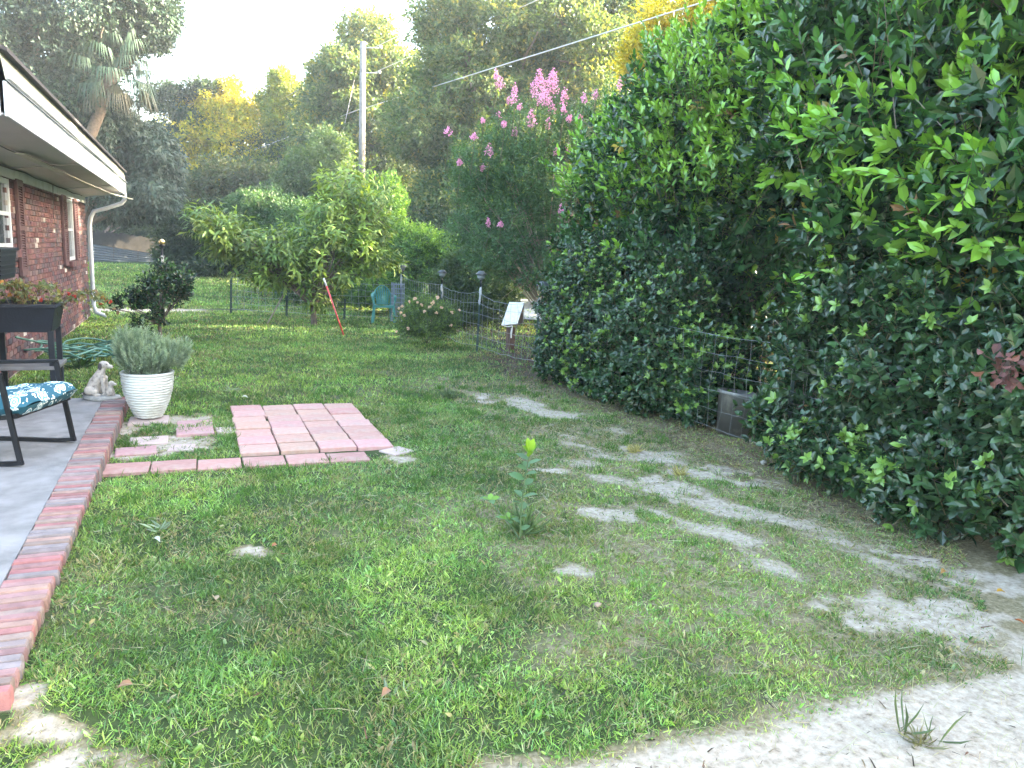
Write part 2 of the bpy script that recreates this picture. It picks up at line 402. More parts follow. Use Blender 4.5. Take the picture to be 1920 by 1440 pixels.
for i, (x, y, w_, h_, rz, z, lb) in enumerate([
    (1.56, 6.12, .22, .2, .5, .006, 'broken pink paver corner lying off the end of the front path row'),
    (-.46, 6.62, .30, .24, .05, .004, 'dull half buried paver in sand next to the brick edging'),
    (-.12, 6.66, .20, .2, -.1, .002, 'small half buried paver beside the sandy gap'),
    (-.38, 6.95, .3, .26, .02, .003, 'sand covered paver in front of the white pot'),
    (-.02, 7.2, .31, .27, .03, .012, 'dark pink paver right of the white pot'),
    (-.02, 7.52, .31, .27, .0, .004, 'pale sandy paver behind the dark pink one by the pot'),
    (.26, 7.2, .2, .25, .06, .0, 'narrow sandy paver at the grass edge'),
    (-.42, 7.75, .34, .34, .0, .008, 'paver under the white pot')]):
    col = np.array((.42, .24, .24)) if 'dark' in lb or 'dull' in lb else np.array((.47, .36, .33))
    paver(x, y, w_, h_, rz, z, col, lb, 500+i)
def on_hard(x, y):
    k = (x < -.63) & (y > 2.83) & (y < 8.47) & (x > -2.1)
    k |= (x < -2.0) & (y > 6)& (y < 17.9)
    k |= (x > .33) & (x < 1.55) & (y > 6.0) & (y < 8.12)
    k |= (x > -.66) & (x < 1.27) & (y > 5.95) & (y < 6.26)
    return k

# ------------------------------------------------------------------ grass
BLADE = ([(-.5, 0, 0), (.5, 0, 0), (.38, .55, .10), (-.38, .55, .10), (0, 1, .02)], [[(0, 1, 2, 3)], [(3, 2, 4)]])
OVAL = ([(0, 0, 0), (.32, .3, .06), (.30, .72, .04), (0, 1, -.06), (-.30, .72, .04), (-.32, .3, .06)], [[(0, 1, 2, 3), (0, 3, 4, 5)]])
def frame(d, n_):
    """columns side, direction, normal"""
    d = nrm(d); s = nrm(np.cross(d, n_)); n2 = np.cross(s, d); return np.stack([s, d, n2], -1)
def grass_points(n, y0, y1, x0f, x1f, rng, dens_fn):
    y = rng.uniform(y0, y1, n); u = rng.uniform(0, 1, n); x = x0f(y) + (x1f(y)-x0f(y))*u
    s, l, d = masks(x, y)
    keep = ~on_hard(x, y) & (rng.uniform(0, 1, n) < dens_fn(s, l, d, x, y))
    return x[keep], y[keep], s[keep], l[keep], d[keep]
GREENS = 1.1*np.array([(.12, .215, .05), (.085, .175, .045), (.165, .26, .06), (.21, .30, .09), (.09, .18, .07), (.26, .34, .16)])
STRAW = np.array([(.34, .30, .15), (.42, .37, .22), (.24, .21, .10), (.30, .24, .13)])
def grass_cols(n, dry, x, y, rng, f=1.0):
    c = GREENS[rng.integers(len(GREENS), size=n)]*rng.uniform(.5, 1.45, (n, 1))
    g = fbm(x*2.1, y*2.1, seed=77)[:, None]; c = c*(.68+.62*sst(.25, .75, g))
    g2 = sst(.42, .62, fbm(x*5, y*5, seed=79))[:, None]; c = c*(1-.25*g2*np.array([.9, .3, .2]))
    lt = sst(.35, .65, fbm(x*.55+3, y*.55, seed=78))[:, None]
    c = c*(1 + .35*lt*np.array([1.3, 1.0, .4]))
    s = rng.uniform(0, 1, n) < (.05 + .24*dry*f + .25*sst(.5, .72, fbm(x*3.3, y*3.3, seed=80)))
    c[s] = STRAW[rng.integers(len(STRAW), size=s.sum())]*rng.uniform(.8, 1.15, (s.sum(), 1)); return c
def blades(n, y0, y1, x0f, x1f, rng, hgt, wid, lean, dens=None, tmpl=BLADE):
    dens = dens or (lambda s, l, d, x, y: np.clip(1.0 - 1.02*s, .0, 1)*(1-.72*np.clip(l, 0, 1))*(1-.25*d)*(.34+1.0*sst(.40,.58,fbm(x*11,y*11,seed=88))))
    x, y, s, l, d = grass_points(n, y0, y1, x0f, x1f, rng, dens); m_ = len(x)
    P = np.stack([x, y, gz(x, y)-.002], 1)
    az = rng.uniform(0, 2*math.pi, m_); ln = np.clip(rng.normal(lean, .3, m_), 0, 1.5)
    D = np.stack([np.cos(az)*np.sin(ln), np.sin(az)*np.sin(ln), np.cos(ln)], 1)
    Nn = nrm(rng.normal(0, 1, (m_, 3)) + np.array([0, 0, .6]))
    h = hgt*rng.uniform(.45, 1.5, m_)*(1-.35*s)*(1-.25*d)*(.75+.6*fbm(x*2.2, y*2.2, seed=60))
    dist = np.hypot(x, y); wd = np.maximum(wid, .00085*dist)*rng.uniform(.7, 1.4, m_)
    M = frame(D, Nn)*np.stack([wd, h, h], -1)[:, None, :]
    return scatter(tmpl, P, M, grass_cols(m_, d, x, y, rng))
L0 = lambda y: np.where(y > 8.4, -2.0, -.64 - 0*y) - np.where(y < 3, .9, 0) - np.where(y > 17.5, (y-17.5)*.35+.1, 0)
R0 = lambda y: np.minimum(4.9, 1.05*y+1.2) + 0*y
rng = RNG(11)
parts = [blades(250000, 1.3, 4.2, L0, R0, rng, .034, .0034, .85),
         blades(210000, 4.0, 8.0, L0, R0, rng, .036, .0046, .85),
         blades(110000, 7.8, 14., L0, R0, rng, .042, .006, .7),
         blades(60000, 13.8, 22, L0, lambda y: 4.9+(y-13.8)*.1, rng, .05, .01, .7),
         blades(45000, 21.5, 42, lambda y: -2-(y-22)*.18, lambda y: 3+0*y, rng, .08, .02, .7),
         blades(30000, 9, 24, lambda y: 5.0+0*y, lambda y: 9+.2*y, rng, .06, .012, .7, lambda s, l, d, x, y: .9+0*s),
         blades(45000, 1.3, 9., L0, R0, rng, .021, .010, 1.05, tmpl=OVAL),
         blades(9000, 1.3, 5., L0, R0, rng, .036, .018, 1.0, tmpl=OVAL)]
# tufts of longer darker grass
def tufts(n, rng, y0, y1):
    yc = rng.uniform(y0, y1, n); xc = -.55 + (4.2+.55)*rng.uniform(0, 1, n)
    k = 26; x = np.repeat(xc, k)+rng.normal(0, .03, n*k); y = np.repeat(yc, k)+rng.normal(0, .03, n*k)
    s, l, d = masks(x, y); ok = ~on_hard(x, y) & (s < .5); x, y, s, d = x[ok], y[ok], s[ok], d[ok]; q = len(x)
    az = rng.uniform(0, 2*math.pi, q); ln = np.abs(rng.normal(.5, .3, q))
    D = np.stack([np.cos(az)*np.sin(ln), np.sin(az)*np.sin(ln), np.cos(ln)], 1)
    h = rng.uniform(.04, .085, q); wd = np.maximum(.003, .0008*np.hypot(x, y))
    M = frame(D, nrm(rng.normal(0, 1, (q, 3))))*np.stack([wd, h, h], -1)[:, None, :]
    return scatter(BLADE, np.stack([x, y, gz(x, y)], 1), M, np.array((.075, .17, .03))*rng.uniform(.7, 1.3, (q, 1)))
parts.append(tufts(420, rng, 1.8, 9))
V, Fs, C = join(parts)
g = mesh_np('grass', V, Fs, GRASS, None, C); tag(g, 'short patchy green lawn grass with dry straw in it', 'grass', kind='stuff')

# straw clippings, brown leaves and twigs lying loose
rng = RNG(12)
def clippings(n, y0, y1, ln, wd, cols, dens, rng, zt=.02):
    x, y, s, l, d = grass_points(n, y0, y1, L0, R0, rng, dens); m_ = len(x)
    az = rng.uniform(0, 2*math.pi, m_); D = np.stack([np.cos(az), np.sin(az), rng.normal(0, .12, m_)], 1)
    Nn = nrm(np.stack([rng.normal(0, .4, m_), rng.normal(0, .4, m_), np.ones(m_)], 1))
    h = ln*rng.uniform(.4, 1.5, m_); wv = np.maximum(wd, .0007*np.hypot(x, y))
    M = frame(D, Nn)*np.stack([wv, h, h], -1)[:, None, :]
    zz = gz(x, y) + .004 + zt*rng.uniform(0, 1, m_)*(1-s)
    return scatter(BLADE, np.stack([x, y, zz], 1), M, cols[rng.integers(len(cols), size=m_)]*rng.uniform(.7, 1.2, (m_, 1)))
PALE = np.array([(.42, .40, .26), (.36, .38, .25), (.30, .33, .2), (.40, .33, .22)])
BRN = np.array([(.06, .04, .03), (.11, .07, .05), (.04, .03, .022), (.20, .15, .10), (.16, .07, .045)])
parts = [clippings(9000, 1.4, 8, .06, .0022, PALE, lambda s, l, d, x, y: .35+.6*d, rng, .035),
         clippings(3000, 1.4, 5, .13, .0022, PALE, lambda s, l, d, x, y: .15+.5*d, rng, .045),
         clippings(60000, 1.4, 12, .055, .006, BRN, lambda s, l, d, x, y: np.clip(1.3*l, 0, 1)+.02, rng, .02),
         clippings(6000, 1.3, 5, .03, .0025, BRN, lambda s, l, d, x, y: s*.3, rng, .003)]
V, Fs, C = join(parts)
g = mesh_np('leaf_litter', V, Fs, SOFT, None, C); tag(g, 'loose dry straw, clippings and brown litter strewn on the ground', 'litter', kind='stuff')

# ------------------------------------------------------------------ foliage generators
DEEP = leafmat('deep_leaf', .5, .12, .35)
L8 = ([(0,0,0),(-.21,.28,.05),(0,.28,0),(.21,.28,.05),(-.20,.66,.04),(0,.66,-.02),(.20,.66,.04),(0,1,-.08)],
      [[(0,3,2),(0,2,1),(4,5,7),(5,6,7)],[(1,2,5,4),(2,3,6,5)]])
L4 = ([(0,0,0),(.27,.48,.05),(0,1,-.05),(-.27,.48,.05)], [[(0,1,2),(0,2,3)]])
LONG = ([(0,0,0),(-.085,.25,.03),(.085,.25,.03),(-.08,.62,-.03),(.08,.62,-.03),(0,1,-.18)], [[(0,2,1),(3,4,5)],[(1,2,4,3)]])
NEEDLE = ([(-.02,0,0),(.02,0,0),(0,1,-.04)], [[(0,1,2)]])
def px_lobes(rows):
    out = []
    for r_ in rows:
        px, py, D, rx, ry = r_[:5]; c_ = atd(px, py, D); a = rx*D/F_PX; b_ = ry*D/F_PX
        out.append((c_[0], c_[1], c_[2], a, r_[5] if len(r_) > 5 else a, b_))
    return np.array(out)
def shell(lobes, n, rng, inner=.55, gap=.30, gfreq=1.1, seed=1, zmin=.05, rough=.3):
    lobes = np.asarray(lobes, float); A = (lobes[:, 3]*lobes[:, 4]*lobes[:, 5])**(2/3); k = rng.choice(len(lobes), size=int(n*2.2), p=A/A.sum())
    L = lobes[k]; d = nrm(rng.normal(0, 1, (len(k), 3)))
    rho = inner + (1-inner)*rng.uniform(0, 1, len(k))**.6
    bump = 1 + rough*2*(fbm(d[:, 0]*2.1+k*7.3, d[:, 1]*2.1, d[:, 2]*2.1, seed=seed+5)-.5)
    P = L[:, :3] + L[:, 3:6]*d*(rho*bump)[:, None]
    Nn = nrm(d/L[:, 3:6]); ok = P[:, 2] > zmin
    for i, q in enumerate(lobes):
        e = np.linalg.norm((P-q[:3])/q[3:6], axis=1); ok &= (e > inner*.85) | (k == i)
    g = fbm(P[:, 0]*gfreq, P[:, 1]*gfreq, P[:, 2]*gfreq, seed=seed); ok &= g > gap*rng.uniform(.8, 1.1, len(k))
    P, Nn = P[ok][:n], Nn[ok][:n]
    return P, Nn
def sprays(P, Nn, rng, nl, tl, ll, tmpl=L8, up=.35, wob=.5, droop=.0, wide=1.0, pal=None, young=None, yfrac=.3, base_el=75, tip_el=20, szvar=.25, whorl=False, hang=0.0, allyoung=0.0):
    n = len(P); pal = np.asarray(pal, float)
    ax = nrm(Nn + np.array([0, 0, up]) + wob*rng.normal(0, 1, (n, 3))); ax[:, 2] -= hang; ax = nrm(ax)
    ref = nrm(rng.normal(0, 1, (n, 3))); e1 = nrm(np.cross(ax, ref)); e2 = np.cross(ax, e1)
    t = (np.arange(nl)+.5)/nl
    if whorl: t = np.where(np.arange(nl) < nl//2, t*1.0, .93)
    ph = 2.399*np.arange(nl)[None, :] + rng.uniform(0, 6.28, (n, 1)) + rng.normal(0, .25, (n, nl))
    el = np.radians(base_el + (tip_el-base_el)*t)[None, :] + rng.normal(0, .18, (n, nl))
    D = ax[:, None, :]*np.cos(el)[..., None] + (e1[:, None, :]*np.cos(ph)[..., None] + e2[:, None, :]*np.sin(ph)[..., None])*np.sin(el)[..., None]
    D[..., 2] -= droop*rng.uniform(.5, 1.3, (n, nl)); D = nrm(D)
    nn = ax[:, None, :] + np.array([0, 0, .35]) + rng.normal(0, .3, (n, nl, 3))
    tls = tl*rng.uniform(.7, 1.3, (n, 1))
    B = P[:, None, :] + ax[:, None, :]*(tls*(t[None, :]-.6))[..., None]
    sz = ll*rng.uniform(1-szvar, 1+szvar, (n, nl))*(1-.25*(t > .85))
    M = frame(D, nn)*np.stack([sz*wide, sz, sz], -1)[..., None, :]
    c0 = pal[rng.integers(len(pal), size=n)]*rng.uniform(.75, 1.25, (n, 1))
    C = np.repeat(c0[:, None, :], nl, 1)*rng.uniform(.75, 1.25, (n, nl, 1))
    if young is not None:
        yt = rng.uniform(0, 1, n) < yfrac*2.2*sst(.38, .62, fbm(P[:, 0]*1.1, P[:, 1]*1.1, P[:, 2]*1.1, seed=17))
        w_ = (yt[:, None] & (t[None, :] > .5))[..., None]*np.linspace(.4, 1, nl)[None, :, None]
        if allyoung: w_ = np.maximum(w_, allyoung)
        C = C*(1-w_) + np.asarray(young, float)*rng.uniform(.8, 1.2, (n, nl, 1))*w_
    out = scatter(tmpl, B.reshape(-1, 3), M.reshape(-1, 3, 3), C.reshape(-1, 3))
    if tmpl is L8:          # the twig that carries the leaves
        Tm = ([(-.5, 0, -.3), (.5, 0, -.3), (0, 0, .5), (-.3, 1, -.2), (.3, 1, -.2), (0, 1, .3)], [[(0, 1, 4, 3), (1, 2, 5, 4), (2, 0, 3, 5)]])
        Ms = frame(ax, e1)*np.stack([np.full(n, .006+.004*tl), tls[:, 0]*1.25, np.full(n, .006+.004*tl)], -1)[:, None, :]
        st_ = scatter(Tm, P-ax*tls*.85, Ms, np.array((.10, .085, .05))*rng.uniform(.6, 1.5, (n, 1))); out = join([out, st_])
    return out
def limb(a, b_, rng, sag=.15, k=7):
    a = np.array(a, float); b_ = np.array(b_, float); t = np.linspace(0, 1, k)[:, None]; L = np.linalg.norm(b_-a)
    mid = np.array([0, 0, L*sag]); w1 = rng.normal(0, L*.05, 3)
    return a*(1-t) + b_*t + mid*(t*(1-t)*2) + w1*np.sin(t*math.pi*1.5)*t*(1-t)*2
def stems(base, lobes, r, rng, forks=2, mat=BARK, parent=None, name='trunk', fork_h=.35, nb=None, upsag=.12):
    mb = MB(); base = np.array(base, float); lobes = np.asarray(lobes); cen = lobes[:, :3].mean(0)
    fk = base*(1-fork_h) + np.array([cen[0]*.35+base[0]*.65, cen[1]*.35+base[1]*.65, cen[2]])*fork_h
    mb.tube(limb(base-np.array([0, 0, .1]), fk, rng, .0), np.linspace(r*1.25, r*.8, 7), 9)
    for q in lobes:
        for j in range(forks):
            tip = q[:3] + q[3:6]*rng.uniform(-.5, .7, 3)
            p = limb(fk-np.array([0, 0, .02]), tip, rng, upsag); mb.tube(p, np.linspace(r*.5, r*.1, 7), 6)
            for jj in range(2):
                k = rng.integers(3, 6); e = p[k] + q[3:6]*rng.uniform(-.8, .9, 3)
                mb.tube(limb(p[k], e, rng, .1, 5), np.linspace(r*.2, r*.05, 5), 5)
    return mb.build(name, mat, parent, True)
def sticks(P, ax_l, r, rng, ground=None):
    pass
def tree(name, label, cat, base, lobes, n, seed, pal, leaf=.16, nl=6, tl=.5, tmpl=L4, mat=FAR, trunk_r=.22, inner=.55, gap=.33, gfreq=.55, group=None,
         up=.2, wob=.7, droop=.15, wide=1.0, young=None, yfrac=.25, forks=2, bark=BARK, hang=0., rough=.6, crown='crown', fork_h=.4, zmin=.3):
    rng = RNG(seed); root = empty(name, base, label, cat, group)
    stems(base, lobes, trunk_r, rng, forks, bark, root, 'trunk', fork_h)
    P, Nn = shell(lobes, n, rng, inner, gap, gfreq, seed, zmin, rough)
    V, Fs, C = sprays(P, Nn, rng, nl, tl, leaf, tmpl, up, wob, droop, wide, pal, young, yfrac, hang=hang)
    mesh_np(crown, V, Fs, mat, root, C); return root

# ------------------------------------------------------------------ the hedge row behind the wire fence
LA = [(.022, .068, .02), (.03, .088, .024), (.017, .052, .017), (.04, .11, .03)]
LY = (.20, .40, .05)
def shrub(name, label, cat, base, lobes, sets, seed, mat=LAUREL, group=None, trunk_r=.05, forks=2, fork_h=.15, bark=BARK, inner=.5, zmin=.06):
    """sets: list of dicts of spray settings, each with n, gap..."""
    rng = RNG(seed); root = empty(name, base, label, cat, group)
    stems(base, lobes, trunk_r, rng, forks, bark, root, 'stems', fork_h)
    parts = []
    for i, s in enumerate(sets):
        s = dict(s); n = s.pop('n'); lo = np.asarray(s.pop('lobes', lobes)); P, Nn = shell(lo, n, rng, s.pop('inner', inner), s.pop('gap', .33), s.pop('gfreq', 1.3), seed+i, s.pop('zmin', zmin), s.pop('rough', .4))
        f_ = s.pop('filt', None)
        if f_ is not None: k = f_(P); P, Nn = P[k], Nn[k]
        parts.append(sprays(P, Nn, rng, **s))
    V, Fs, C = join(parts)
    mesh_np('foliage', V, Fs, mat, root, C); return root
HG = 'evergreen shrubs of the hedge row'
lobA = [(6.35,8.2,3.15,1.3,1.3,1.4),(6.6,9.8,3.0,1.4,1.3,1.5),(6.9,10.9,2.3,1.35,1.2,1.5),(6.4,8.6,1.6,1.3,1.5,1.5),(6.8,7.4,4.1,1.1,1.05,1.0),(6.5,7.0,3.2,1.1,1.0,1.5),(7.1,9.1,4.1,1.15,1.1,.85),(8.0,7.4,4.8,1.2,1.2,.9),(6.2,10.6,1.6,1.0,1.0,1.1),(7.0,6.7,5.0,1.0,1.0,.75)]
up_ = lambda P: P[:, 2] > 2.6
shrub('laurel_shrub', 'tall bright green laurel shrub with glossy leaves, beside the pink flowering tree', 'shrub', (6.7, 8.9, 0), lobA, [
    dict(n=6000, nl=11, tl=.28, ll=.115, tmpl=L8, pal=LA, young=LY, yfrac=.45, up=.7, wob=.45, gap=.47, gfreq=1.0, inner=.72, rough=.65, szvar=.4),
    dict(n=3400, nl=12, tl=.42, ll=.10, tmpl=L8, pal=[(.08,.20,.03),(.11,.26,.035)], young=(.24,.45,.06), yfrac=1.2, up=1.4, wob=.3, gap=.42, inner=.9, rough=.65, filt=up_),  # brighter new growth kept to the top, standing in for light falling there
    dict(n=160, nl=9, tl=.25, ll=.10, tmpl=L8, pal=[(.38,.30,.07),(.22,.13,.06),(.16,.12,.05)], up=.2, gap=.3, inner=.75),
    dict(n=260, nl=18, tl=.8, ll=.11, tmpl=L8, pal=[(.05,.15,.03)], young=(.18,.40,.045), yfrac=.7, up=1.1, wob=.5, gap=.3, inner=.95, rough=.5),
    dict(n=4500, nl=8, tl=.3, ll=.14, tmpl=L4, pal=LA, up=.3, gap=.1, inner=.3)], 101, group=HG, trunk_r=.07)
lobB = [(5.75,4.6,3.0,1.15,1.1,1.0),(5.6,3.4,2.6,1.1,1.1,1.2),(6.3,5.6,3.9,1.2,1.2,1.1),(6.0,2.3,2.2,1.2,1.2,1.5),(6.0,3.6,4.3,1.2,1.3,1.1),(6.6,4.8,5.2,1.3,1.3,1.0),(6.5,3.0,5.4,1.3,1.3,1.0),(6.2,1.2,2.8,1.2,1.2,2.0),
        (5.2,5.3,2.75,.55,.7,.35),(5.0,4.7,2.05,.45,.5,.3),(5.1,3.6,2.0,.6,.6,.45),(6.6,3.8,1.6,1.0,1.6,1.4),(6.7,6.0,1.6,.9,.9,1.6),(6.5,5.8,2.9,.8,.8,1.0),(5.3,5.6,3.5,.6,.5,.35),(5.1,2.6,1.75,.6,.6,.5)]
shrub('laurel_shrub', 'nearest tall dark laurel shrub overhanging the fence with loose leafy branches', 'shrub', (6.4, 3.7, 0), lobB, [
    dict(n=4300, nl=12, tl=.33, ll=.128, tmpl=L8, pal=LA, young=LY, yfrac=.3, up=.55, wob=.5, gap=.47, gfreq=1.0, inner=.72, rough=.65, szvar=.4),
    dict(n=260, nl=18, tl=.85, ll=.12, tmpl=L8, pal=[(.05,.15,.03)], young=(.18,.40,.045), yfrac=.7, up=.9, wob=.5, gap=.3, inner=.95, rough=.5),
    dict(n=1300, nl=14, tl=.50, ll=.125, tmpl=L8, pal=[(.05,.15,.03),(.07,.19,.03)], young=(.17,.38,.04), yfrac=.8, up=.8, wob=.35, gap=.40, inner=.92, rough=.6, filt=lambda P: (P[:, 2] > 2.3) & (P[:, 1] > 3.0)),  # upper sprays coloured brighter to imitate the lit crest, along with new growth
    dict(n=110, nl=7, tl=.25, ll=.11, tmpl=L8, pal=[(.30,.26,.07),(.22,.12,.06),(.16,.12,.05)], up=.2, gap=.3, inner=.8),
    dict(n=170, nl=10, tl=.25, ll=.10, tmpl=L8, pal=[(.45, .34, .05), (.38, .33, .06)], up=.2, gap=.3, inner=.7, lobes=[(5.5,4.4,1.95,.5,.6,.18),(5.4,3.5,1.75,.5,.6,.15)]),  # yellow leaf colour stands in for low sun glowing through the hedge
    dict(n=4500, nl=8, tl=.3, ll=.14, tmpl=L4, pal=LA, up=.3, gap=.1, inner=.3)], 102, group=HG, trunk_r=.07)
ANP = [(.03, .075, .028), (.042, .095, .032), (.025, .06, .027)]
lobC = [(5.05,9.2,.85,.7,.8,.75),(5.05,8.3,.9,.75,.8,.85),(5.0,7.4,.75,.72,.7,.72),(5.2,8.9,1.6,.65,.8,.5),(5.15,6.65,.55,.5,.5,.5),(5.15,9.8,.95,.45,.4,.6),(4.85,7.9,.4,.55,.9,.4),(5.4,7.7,1.4,.55,.6,.5),(4.8,8.9,.35,.45,.6,.35),(4.78,6.75,.55,.4,.35,.5),(4.8,6.3,.5,.32,.22,.5),(4.9,7.1,1.2,.4,.5,.45),(4.62,7.2,.3,.38,.5,.32),(4.6,8.1,.3,.38,.5,.32),(4.6,9.1,.3,.36,.5,.35)]
shrub('anise_shrub', 'lower shrub with pale leaf tips before the tall laurel beside the leaning post', 'shrub', (5.5, 8.4, 0), lobC, [
    dict(n=4300, nl=12, tl=.15, ll=.078, tmpl=L8, pal=ANP, young=(.17, .31, .055), yfrac=.24, up=.8, wob=.4, gap=.36, inner=.75, whorl=True, tip_el=45, wide=1.15),
    dict(n=1500, nl=8, tl=.25, ll=.08, tmpl=L4, pal=ANP, gap=.2, inner=.4)], 103, group=HG, trunk_r=.03, mat=LAUREL)
lobD = [(5.1,4.75,.8,.7,.7,.8),(5.1,3.95,.8,.75,.8,.8),(5.1,3.2,.85,.75,.7,.8),(5.6,2.2,.8,.8,.8,.8),(5.1,4.5,1.5,.6,.6,.45),(5.1,3.6,1.4,.65,.7,.45),(4.8,4.75,.35,.42,.4,.35),(4.85,5.2,.45,.32,.22,.45),(4.6,4.25,.28,.4,.5,.33),(4.55,3.3,.3,.42,.5,.35),(4.6,2.65,.4,.45,.4,.4),(4.7,2.9,1.0,.45,.5,.4),(4.65,3.9,1.0,.42,.5,.4),(4.75,3.75,.35,.45,.5,.35),(5.1,2.75,1.5,.7,.6,.4),(5.6,1.2,.9,.8,.9,.9)]
shrub('anise_shrub', 'low dark shrub with whorled leaves growing through the fence by the sandy bank', 'shrub', (5.5, 3.7, 0), lobD, [
    dict(n=3600, nl=12, tl=.17, ll=.088, tmpl=L8, pal=ANP, young=(.19, .34, .07), yfrac=.17, up=.7, wob=.4, gap=.38, inner=.75, whorl=True, tip_el=50, wide=1.15),
    dict(n=1500, nl=8, tl=.25, ll=.09, tmpl=L4, pal=ANP, gap=.2, inner=.4)], 104, group=HG, trunk_r=.03, mat=LAUREL)

# ------------------------------------------------------------------ crepe myrtle with pink panicles
lobM = px_lobes([(880,330,14.6,45,60,.6),(1130,200,14.6,50,50,.6),(870,430,14.5,40,45,.6),(1010,250,14.5,110,70,1.0),(930,310,14.6,80,70,.9),(1090,250,14.6,70,60,.8),(960,410,14.5,95,75,1.0),(1045,390,14.5,70,80,.9),(925,480,14.2,65,45,.7),(1010,500,14.2,80,45,.8),(985,330,14.3,80,80,.9)])
CM = tree('crepe_myrtle', 'tall many stemmed tree with pink flower clusters beyond the fence', 'tree', atd(1050, 600, 14.6)*[1, 1, 0], lobM, 8000, 21,
     [(.055,.12,.055), (.07,.14,.06), (.08,.16,.055)], leaf=.055, nl=7, tl=.22, trunk_r=.045, mat=SOFT, gap=.38, gfreq=1.6, up=1.0, wob=.4, forks=3, bark=BARK_PALE, rough=.5, fork_h=.03, young=(.22,.28,.06), yfrac=.08, inner=.3)
PAN = [(1010,160,22,34),(1035,155,20,30),(1022,185,22,20),(1058,182,12,18),(996,222,13,22),(1028,232,9,14),(937,155,14,14),(965,175,11,22),(930,140,6,10),(955,190,8,9),(840,247,13,10),(888,256,9,8),(917,283,12,16),(905,315,7,8),(1117,178,11,11),(1095,185,9,12),(1162,158,8,13),(1042,282,8,10),(1065,278,10,10),(1052,392,6,10),(915,418,6,12),(938,420,7,6),(935,215,6,8),(945,232,8,7),(965,248,7,12),(905,225,5,6),(1068,222,8,8),(1088,222,6,8),(862,304,8,6),(1057,205,8,10),(1035,205,12,12),(975,200,8,7)]
rngp = RNG(5)
def panicle(parent, px, py, D, a, b_, seed, col=(.80, .36, .55)):
    r = RNG(seed); c_ = atd(px, py, D); sx = .88*a*D/F_PX; sz = .92*b_*D/F_PX; n = int(np.clip(90*(sx*sz)/(.2*.3)*5, 90, 900))
    d = nrm(r.normal(0, 1, (n, 3))); rr = r.uniform(.5, 1, n)[:, None]
    u_ = d[:, 2:3]*.5+.5; P = c_ + d*rr*np.array([sx, sx*.8, sz])*np.concatenate([1.15-.75*u_]*2+[u_*0+1], 1)
    Nn = nrm(d + .5*r.normal(0, 1, (n, 3)))
    M = frame(nrm(r.normal(0, 1, (n, 3))), Nn)*(r.uniform(.022, .04, n)[:, None, None])
    M[:, :, 0] *= 1.6
    C = np.array(col)*r.uniform(.75, 1.25, (n, 1))*np.array([1, 1, 1]) + r.uniform(0, .08, (n, 1))
    sm_ = MB(); sm_.tube([c_+[0, 0, sz*.9], c_, c_+[.02, .03, -sz-.15], c_+[.0, .12, -sz-.6]], [.004, .006, .008, .011], 5)
    for q_ in range(7): e_ = P[q_*5 % n]; sm_.tube([c_+[0, 0, (e_[2]-c_[2])*.6], e_], .004, 4)
    V, Fs, C = join([scatter(L4, P, M, C), (np.array(sm_.V), [np.array([f for f in sm_.F if len(f) == k_]) for k_ in (4, 5) if any(len(f) == k_ for f in sm_.F)], np.tile((.12, .13, .07), (len(sm_.V), 1)))])
    mesh_np('flower_cluster', V, Fs, PETAL, parent, C)
for i, (px, py, a_, b_) in enumerate(PAN): panicle(CM, px, py, 13.6+.6*rngp.uniform(), a_, b_, 300+i)

# ------------------------------------------------------------------ peach tree with drooping leaves
PB = gnd(590, 610)
lobP = px_lobes([(410,425,15.6,55,35,.7),(470,445,15.8,70,38,.8),(430,470,16,50,25,.6),(540,470,16,80,42,.9),(500,510,16,70,25,.7),(600,500,16.2,80,45,1.0),(655,360,16.4,58,50,.7),(620,400,16.2,52,48,.7),(690,420,16.4,50,60,.7),(640,450,16.2,80,42,.9),(700,485,16.4,58,30,.7),(590,555,16,30,28,.4),(385,410,15.5,30,22,.4)])
tree('peach_tree', 'small spreading peach tree with drooping yellow green leaves in the lawn', 'fruit tree', PB*[1, 1, 0], lobP, 1050, 31,
     [(.17,.25,.06), (.13,.21,.05), (.20,.26,.07), (.10,.18,.05)], leaf=.18, nl=11, tl=.45, tmpl=LONG, mat=SOFT, trunk_r=.06, inner=.35, gap=.40, gfreq=1.9,
     up=1.1, wob=.5, droop=.75, young=(.24,.36,.07), yfrac=.5, forks=3, fork_h=.22, rough=.5, wide=1.5, bark=BARK)

